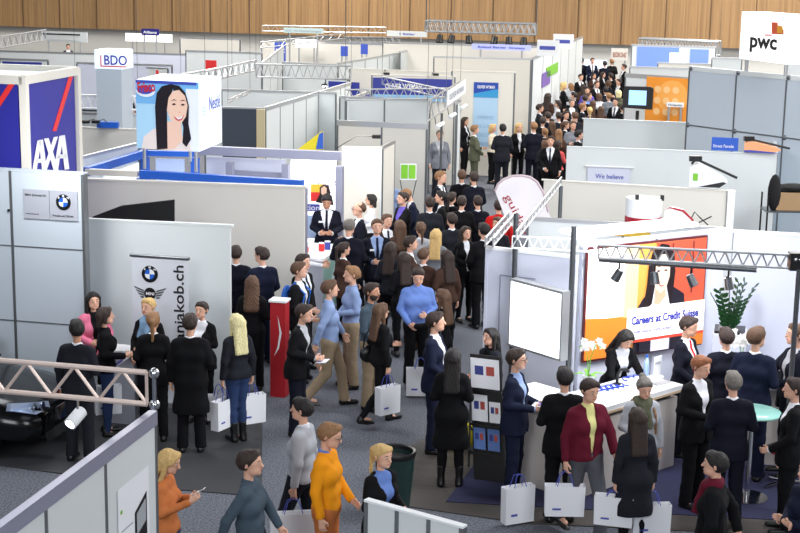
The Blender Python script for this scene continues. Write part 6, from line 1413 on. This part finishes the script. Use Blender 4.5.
for i, (px, py, h, a, g, hc_, tc_) in enumerate(mid):
    k = ('suit_back', 'suit_hands', 'suit_down')[i % 3] if g == 'm' else ('w_long', 'w_pony')[i % 2]
    cn_ = {'lgrey': 'light grey', 'dnavy': 'dark navy', 'char': 'charcoal'}.get(tc_, tc_)
    far(k, px, py, h, a, '%s haired %s in %s %s' % (hc_, names[g], cn_, where_mid[i]), hair=hc_, tc=tc_, group='visitors crowding the middle aisle')
D = lambda c: {'lgrey': 'light grey', 'dnavy': 'dark navy', 'char': 'charcoal', 'lblue': 'pale blue'}.get(c, c)
row = [
 ('suit_down', 465, 101, 1.80, 200, 'dark', 'brown', 'standing left of the tall blue poster'), ('suit_hands', 477, 113, 1.78, 300, 'dark', 'black', 'looking left in front of the tall blue poster'),
 ('suit_back', 475, 125, 1.76, 100, 'light', 'olive', 'holding his arms below the tall blue poster'), ('w_pony', 499, 108, 1.68, 300, 'brown', 'char', 'standing before the lower half of the blue poster'),
 ('w_long', 465, 117, 1.68, 60, 'dark', 'black', 'at the left end of the group below the blue poster'),
 ('suit_back', 503, 124, 1.84, 180, 'black', 'char', 'with his back turned below the blue poster'), ('w_long', 519, 123, 1.72, 20, 'blond', 'black', 'holding a tray like folder in the crowd aisle'), ('w_bob', 493, 124, 1.66, 60, 'blond', 'cream', 'left of the black haired back below the poster'),
 ('suit_back', 534, 122, 1.86, 190, 'light', 'dnavy', 'standing large at the aisle edge'), ('suit_hands', 521, 91, 1.86, 185, 'black', 'black', 'standing alone by the cream wall edge'),
 ('suit_down', 551, 136, 1.80, 350, 'dark', 'black', 'facing us left of the coral top'), ('w_bob', 558, 140, 1.68, 150, 'dark', 'coral', 'in the aisle beside the front pale partition'),
 ('shirt', 573, 121, 1.80, 10, 'brown', 'grey', 'looking at us at the end of the rear partition'), ('suit_hands', 579, 130, 1.80, 100, 'black', 'black', 'behind the end of the middle partition'),
 ('w_long', 559, 129, 1.66, 180, 'light', 'brown', 'just above the coral top'), ('w_pony', 545, 128, 1.66, 200, 'light', 'black', 'right of the large back at the aisle edge'), ('w_bob', 558, 100, 1.70, 270, 'dark', 'white', 'in the middle of the far aisle'),
 ('suit_back', 540, 104, 1.80, 90, 'dark', 'char', 'left of the white blouse in the far aisle'), ('suit_down', 548, 112, 1.78, 200, 'dark', 'dnavy', 'in front of the white blouse in the far aisle'), ('suit_hands', 539, 82, 1.80, 30, 'grey', 'char', 'under the violet poster'),
 ('w_long', 551, 82, 1.70, 90, 'dark', 'black', 'under the lime green poster'), ('w_long', 548, 93, 1.70, 150, 'dark', 'brown', 'below the lime green poster pair'),
 ('suit_hands', 566, 63, 1.80, 90, 'dark', 'black', 'first of the standing row at the back wall'), ('suit_down', 576, 58.5, 1.82, 30, 'dark', 'black', 'second of the standing row at the back wall'), ('suit_back', 582, 58, 1.84, 170, 'black', 'dnavy', 'third of the standing row at the back wall'),
 ('suit_down', 592.5, 58, 1.84, 10, 'dark', 'navy', 'before the glowing pale blue screen'), ('suit_back', 605, 61, 1.82, 180, 'black', 'dnavy', 'right of the glowing pale blue screen'), ('suit_hands', 612, 59, 1.82, 200, 'light', 'black', 'below the cream name board, left one'),
 ('suit_back', 624, 64, 1.82, 280, 'dark', 'black', 'at the corner of the pale box roof'), ('suit_down', 575.5, 66, 1.76, 0, 'grey', 'grey', 'in grey before the standing row'), ('w_bob', 564, 82, 1.70, 100, 'blond', 'black', 'with bare folded arms at the left of the far crowd'),
 ('w_long', 583, 84, 1.66, 200, 'dark', 'brown', 'in the far crowd below the third standing man'), ('suit_hands', 587.5, 87, 1.76, 350, 'black', 'purple', 'in the centre of the far crowd'), ('suit_down', 597, 81, 1.76, 30, 'brown', 'black', 'in the far crowd under the screen'),
 ('suit_back', 611, 73, 1.76, 200, 'dark', 'black', 'in the far crowd right of the screen'), ('w_long', 609, 80, 1.66, 120, 'brown', 'char', 'with long hair in the far crowd right half'), ('w_bob', 619, 90, 1.68, 170, 'platinum', 'olive', 'with fair hair beside the television'),
 ('w_bob', 599, 93, 1.68, 200, 'brown', 'white', 'in a white top in the far crowd'), ('suit_back', 609, 93, 1.76, 200, 'light', 'grey', 'in grey beside the white top'), ('suit_down', 583, 103, 1.78, 100, 'light', 'char', 'in front of the far crowd near the rear partition end'),
 ('suit_hands', 572, 99, 1.76, 20, 'grey', 'char', 'in the far crowd lower left'), ('w_pony', 590, 107, 1.66, 180, 'blond', 'brown', 'just above the rear partition'), ('w_long', 601, 106, 1.64, 180, 'brown', 'brown', 'half hidden by the rear partition'),
 ('suit_down', 616, 98, 1.78, 330, 'black', 'black', 'with an open jacket left of the television'), ('shirt', 589, 93, 1.74, 60, 'brown', 'blue', 'in a blue shirt in the far crowd'), ('suit_hands', 574, 92, 1.74, 250, 'dark', 'dnavy', 'behind the grey suited one at the lower left'),
 ('suit_back', 567, 75, 1.76, 160, 'dark', 'black', 'under the first standing man'), ('w_long', 603, 72, 1.68, 60, 'dark', 'black', 'under the man right of the screen'), ('suit_hands', 634, 103, 1.74, 60, 'black', 'black', 'below the television'), ('w_bob', 645, 106, 1.66, 300, 'brown', 'cream', 'right below the television'),
 ('suit_hands', 663, 100, 1.74, 20, 'dark', 'black', 'left before the orange wall'), ('suit_back', 673, 106, 1.74, 200, 'dark', 'black', 'under the small white name board'), ('suit_down', 684, 106, 1.74, 120, 'dark', 'char', 'right before the orange wall'),
 ('shirt', 91, 84, 1.80, 10, 'grey', 'char', 'with folded arms beside the slim white tower'), ('w_bob', 130, 94, 1.66, 60, 'dark', 'black', 'low beside the picture cube'), ('suit_hands', 79, 87, 1.76, 200, 'black', 'black', 'half hidden behind the blue tower edge'),
 ('w_pony', 219, 70, 1.70, 200, 'brown', 'red', 'in red above the picture cube'), ('suit_down', 247, 64, 1.80, 30, 'dark', 'black', 'standing high above the grey truss'), ('suit_hands', 234, 70, 1.76, 160, 'dark', 'char', 'right of the red top'), ('w_long', 226, 71, 1.68, 100, 'black', 'grey', 'between the red top and the charcoal suit'),
 ('w_long', 279, 53, 1.72, 60, 'brown', 'brown', 'under the upright blue banner'), ('shirt', 298, 46, 1.82, 0, 'light', 'white', 'in white under the glowing panel'), ('suit_back', 293, 55, 1.70, 180, 'black', 'black', 'first of the guests behind the pale wall'), ('suit_down', 305, 55.5, 1.70, 30, 'black', 'black', 'second of the guests behind the pale wall'),
 ('suit_hands', 315, 54, 1.70, 200, 'black', 'char', 'third of the guests behind the pale wall'), ('w_bob', 321, 51, 1.70, 10, 'dark', 'white', 'fourth of the guests behind the pale wall'), ('suit_back', 329, 55, 1.70, 180, 'black', 'black', 'fifth of the guests behind the pale wall'), ('w_bob', 338, 55, 1.70, 300, 'black', 'white', 'sixth of the guests behind the pale wall'),
 ('suit_down', 350, 56, 1.70, 180, 'black', 'black', 'seventh of the guests behind the pale wall'), ('suit_hands', 383, 53, 1.70, 20, 'dark', 'black', 'under the far truss left of the panelled partition'),
 ('suit_back', 68, 44, 1.76, 20, 'black', 'dnavy', 'tiny, under the far pale board at the left'),
]
row += [
 ('suit_back', 543, 117, 1.78, 170, 'dark', 'black', 'low in the aisle left of the fair haired one under the posters'), ('w_long', 552, 121, 1.66, 200, 'brown', 'black', 'right behind the man facing us by the coral top'),
 ('suit_hands', 566, 111, 1.76, 30, 'dark', 'dnavy', 'right of the white blouse in the far aisle'), ('suit_down', 575, 112, 1.76, 200, 'brown', 'char', 'above the face at the rear partition end'), ('w_pony', 566, 121, 1.66, 90, 'brown', 'black', 'left of the face at the rear partition end'),
 ('w_long', 593, 100, 1.68, 170, 'brown', 'black', 'in the front row of the far crowd, centre'), ('suit_back', 606, 87, 1.78, 180, 'black', 'char', 'in the far crowd straight below the back name board'), ('w_long', 594, 73, 1.68, 20, 'dark', 'brown', 'right under the man before the screen'),
 ('suit_hands', 619, 79, 1.76, 300, 'dark', 'black', 'above the fair woman beside the television'), ('suit_back', 623, 104, 1.76, 180, 'dark', 'black', 'low at the left of the television stand'), ('w_pony', 628, 96, 1.66, 30, 'brown', 'char', 'directly left of the television'),
 ('suit_down', 581, 74, 1.78, 20, 'dark', 'black', 'under the third standing man at the back'), ('w_bob', 571, 83, 1.68, 200, 'light', 'lgrey', 'in the far crowd beside the bare folded arms'), ('suit_back', 559, 112, 1.76, 190, 'dark', 'char', 'just below the white blouse in the far aisle'),
 ('suit_hands', 585, 95, 1.76, 180, 'dark', 'black', 'in front of the purple top in the far crowd'), ('w_long', 545, 140, 1.66, 190, 'brown', 'char', 'below the large back at the aisle edge'),
]
for key, px, py, h, a, hc_, tc_, wh in row:
    g = 'woman' if key[0] == 'w' else 'man'; 
    if ('long hair' in wh) or ('fair hair' in wh): lab = '%s %s' % (g, wh)
    else: lab = '%s haired %s in %s %s' % (hc_, g, D(tc_), wh)
    far(key, px, py, h, a, lab, hair=hc_, tc=tc_, group='visitors in the far crowd' if px > 450 else 'visitors in the far left stands')
# ------------------------------------------------------------------ things in hands
def bag(hand, label, w=.34, hgt=.38, d=.12, a=0, drop=.17, m='paper', logo=True):
    h_ = Vector(hand); top = h_.z-drop; zb_ = max(.03, top-hgt); c = Vector((h_.x, h_.y, zb_))
    t = thing('paper_bag', c, label, 'bag', 'white paper bags of the visitors'); R_ = Matrix.Rotation(math.radians(a), 3, 'Z'); u = R_@Vector((1, 0, 0)); f = Fr(c-u*w/2, u)
    b = MB(); vs = []
    for z, s, k in ((0, 1, 1), (hgt, 1.03, 1.0)):
        for x, y in ((-.5, -.5), (.5, -.5), (.5, .5), (-.5, .5)): vs.append(c+R_@Vector((x*w*s, y*d*k, z)))
    inn = [c+R_@Vector((x*w*1.01, y*d*.9, hgt-.001)) for x, y in ((-.5, -.5), (.5, -.5), (.5, .5), (-.5, .5))]; inb = [c+R_@Vector((x*w*.96, y*d*.9, .01)) for x, y in ((-.5, -.5), (.5, -.5), (.5, .5), (-.5, .5))]
    b.add(vs+inn+inb, [(3, 2, 1, 0), (0, 1, 5, 4), (1, 2, 6, 5), (2, 3, 7, 6), (3, 0, 4, 7), (4, 5, 9, 8), (5, 6, 10, 9), (6, 7, 11, 10), (7, 4, 8, 11), (9, 8, 12, 13), (10, 9, 13, 14), (11, 10, 14, 15), (8, 11, 15, 12), (12, 13, 14, 15)])
    b.build('bag_body', M[m], t)
    for s in (-1, 1):
        o = R_@Vector((0, s*d*.45, 0)); b = MB(); b.tube([c+o-u*w*.22+Vector((0, 0, hgt-.02)), c+o*.6-u*w*.13+Vector((0, 0, hgt+drop*.7)), Vector((c.x, c.y, top+drop-.01)), c+o*.6+u*w*.13+Vector((0, 0, hgt+drop*.7)), c+o+u*w*.22+Vector((0, 0, hgt-.02))], .005, 6); b.build('bag_handle', M['textb'], t)
    if logo:
        f.o = c-u*w/2-f.n*(-d/2-.004)
        o = poly('print', f, rect(w*.18, hgt*.22, w*.22, hgt*.06), M['textb'], t, 0, .002)
    return t
K = PPL
bag(K['w2']['hl'], 'white bag with blue ribbon held by the woman in the leather jacket', a=20)
bag(K['w8']['hl'], 'white bag in the left hand of the platinum haired woman', a=60); bag(K['w8']['hr'], 'white bag in the right hand of the platinum haired woman', a=30)
bag(K['m24']['hr'], 'white paper bag with small blue print carried by the burgundy jacket man', w=.42, hgt=.34, a=0)
bag(K['w16']['hr'], 'white bag at the side of the woman beside the bearded man', a=40)
bag(K['w25b']['hl'], 'white bag hanging left of the woman in the dark coat', w=.4, hgt=.32, a=-15, drop=.06); bag(K['w25b']['hr'], 'white bag hanging right of the woman in the dark coat', w=.4, hgt=.36, a=5)
bag(K['m39']['hl'], 'large white bag of the man in the light grey pullover, nearer one', w=.46, hgt=.38, a=10)
def floorbag(px, py, label, **kw): p = at_z(px, py, 0); return bag((p.x, p.y, .60), label, **kw)
floorbag(517, 524, 'white bag standing on the carpet below the man with glasses', w=.36, hgt=.42, a=25)
floorbag(219, 426, 'white bag on the floor between the black coat man and the platinum haired woman', w=.3, hgt=.34)
floorbag(420, 397, 'white bag on the floor behind the navy suited man', w=.4, hgt=.4)
floorbag(521, 185, 'white bag on the floor in the far crowd aisle', w=.36, hgt=.4) if False else None
# satchel / backpack
def shoulder_bag(pi, side, label, m='black leather', z=.98, back=.02):
    mt = mat(m, srgb(16, 15, 16), .35) if m == 'black leather' else mat(m, srgb(150, 112, 66), .6)
    p = pi['pt']((side*.27, back, z)); R_ = Matrix.Rotation(math.radians(pi['a']), 3, 'Z'); t = thing('shoulder_bag', p, label, 'bag')
    b = MB(); b.ball(p, .15, 16, .45, 1.05, .85, fr=R_); b.build('bag_body', mt, t)
    s = pi['pt']((side*.12, .02, 1.50)); m1 = pi['pt']((side*.235, -.09, 1.25)); m2 = pi['pt']((side*.235, .13, 1.25))
    b = MB(); b.tube([p+R_@Vector((0, -.1, .08)), m1, s, m2, p+R_@Vector((0, .1, .08))], .010, 6); b.build('strap', mt, t)
shoulder_bag(K['w16'], 1, 'black shoulder bag of the woman beside the bearded man'); shoulder_bag(K['w18'], 1, 'black shoulder bag of the woman in the dark vest', back=.05); shoulder_bag(K['w52'], -1, 'black shoulder bag of the smiling woman')
def backpack(pi, label, c, z=1.2):
    p = pi['pt']((0.05, .20, z)); R_ = Matrix.Rotation(math.radians(pi['a']), 3, 'Z'); t = thing('backpack', p, label, 'backpack'); mt = mat('backpack '+label[:5], c, .7)
    b = MB(); b.ball(p, .19, 16, .8, .42, 1.15, fr=R_); b.build('pack_body', mt, t); b = MB(); b.ball(p+R_@Vector((0, .07, -.06)), .1, 12, 1.0, .5, .8, fr=R_); b.build('pocket', mt, t)
    for s in (-1, 1): b = MB(); b.tube([pi['pt']((s*.12, .16, z+.14)), pi['pt']((s*.12, .03, 1.49)), pi['pt']((s*.12, -.135, 1.34)), pi['pt']((s*.15, -.08, 1.1))], .014, 6); b.build('strap', mt, t)
backpack(K['m12'], 'bright blue backpack on the man looking to the right', srgb(40, 110, 210)); backpack(K['w25'], 'brown canvas backpack of the woman with the olive scarf', srgb(140, 104, 66))
def sheet(pi, label, name='brochure', m='paper', sz=(.21, .29), up=.03, fw=.02, cat='brochure', tilt=.6):
    p = (pi['hl']+pi['hr'])/2+Vector((0, 0, up)); R_ = Matrix.Rotation(math.radians(pi['a']), 3, 'Z'); p = p+R_@Vector((0, -fw, 0)); t = thing(name, p, label, cat)
    Q = R_@Matrix.Rotation(-tilt, 3, 'X'); b = MB(); b.box(p, (sz[0], sz[1], .006), Q); b.build('cover', M[m], t); b = MB(); b.box(p+Q@Vector((0, .03, .005)), (sz[0]*.7, sz[1]*.45, .004), Q); b.build('cover_picture', M['textb'] if m == 'paper' else M['white'], t)
sheet(K['w2'], 'open brochure with a blue picture in the hands of the leather jacket woman'); sheet(K['m22'], 'white folder held by the man with glasses', cat='folder', name='folder', tilt=.1); sheet(K['m13'], 'white papers held low by the man beside the silver pole', sz=(.2, .14), cat='papers', name='papers', tilt=.1)
sheet(K['w36'], 'pale phone in the hands of the blonde woman in orange', name='phone', cat='phone', m='alu', sz=(.07, .14), fw=.0)
sheet(K['m32'], 'blue and white booklet in the hands of the man at the right border', sz=(.15, .2), cat='booklet', name='booklet')
# ------------------------------------------------------------------ lights
def area(name, loc, size, e, col=(1, 1, 1), rot=(0, 0, 0), sy=None):
    l = bpy.data.lights.new(name, 'AREA'); l.energy = e; l.color = col; l.size = size
    if sy: l.shape = 'RECTANGLE'; l.size_y = sy
    o = bpy.data.objects.new(name, l); COL.objects.link(o); o.location = loc; o.rotation_euler = rot; return o
for (a_, b_, e) in ((-14, 8, 350), (0, 8, 150), (12, 10, 180), (-14, 22, 1000), (3, 22, 750), (14, 22, 1500), (-16, 36, 1700), (0, 36, 1500), (14, 36, 2600), (-20, 50, 2500), (0, 50, 2500), (14, 50, 2200), (-40, 60, 2400), (-20, 66, 3000), (0, 66, 3000), (16, 66, 2600)):
    p = G(a_, b_); area('ceiling_lamp', (p.x, p.y, 12.4), 6, e, (1, .97, .93) if b_ > 30 else (.92, .95, 1), sy=6)
area('front_fill_light', (-6, -5, 9.5), 6, 1250, (.93, .96, 1), (math.radians(62), 0, math.radians(-8))); area('front_fill_light', (7, -5, 9.5), 6, 1100, (.93, .96, 1), (math.radians(62), 0, math.radians(8)))  # unseen fill lights added behind the camera to brighten upright faces
# area lights for the stand lamps, and one added fill, aimed at stand walls
def aim(loc, tgt, e, size, col=(1, 1, 1)):
    d = Vector(tgt)-Vector(loc); area('stand_fill_light', loc, size, e, col, d.to_track_quat('-Z', 'Y').to_euler())
aim((2.2, 16.6, 4.6), (1.6, 20.4, 1.6), 110, .8, (.93, .95, 1)); aim((5.0, 17.0, 4.6), (5.6, 22, 1.6), 60, .8, (.93, .95, 1)); aim((3.2, 17.6, 3.6), (3.0, 19.3, .9), 60, .5)
aim((-1.6, 25.5, 3.4), (-1.6, 26.5, .8), 40, .5); aim((-.9, 27.6, 3.2), (-.8, 29.3, 1.4), 25, .5, (1, .95, .88))
aim(tuple(G(10, 17).xy)+(11,), (9, 34, 2), 1500, 4, (.97, .98, 1)); aim((-4.5, 18.6, 4.0), (-4.6, 21.6, 1.5), 50, .6)  # the high light is unseen fill, added to brighten the right-hand walls
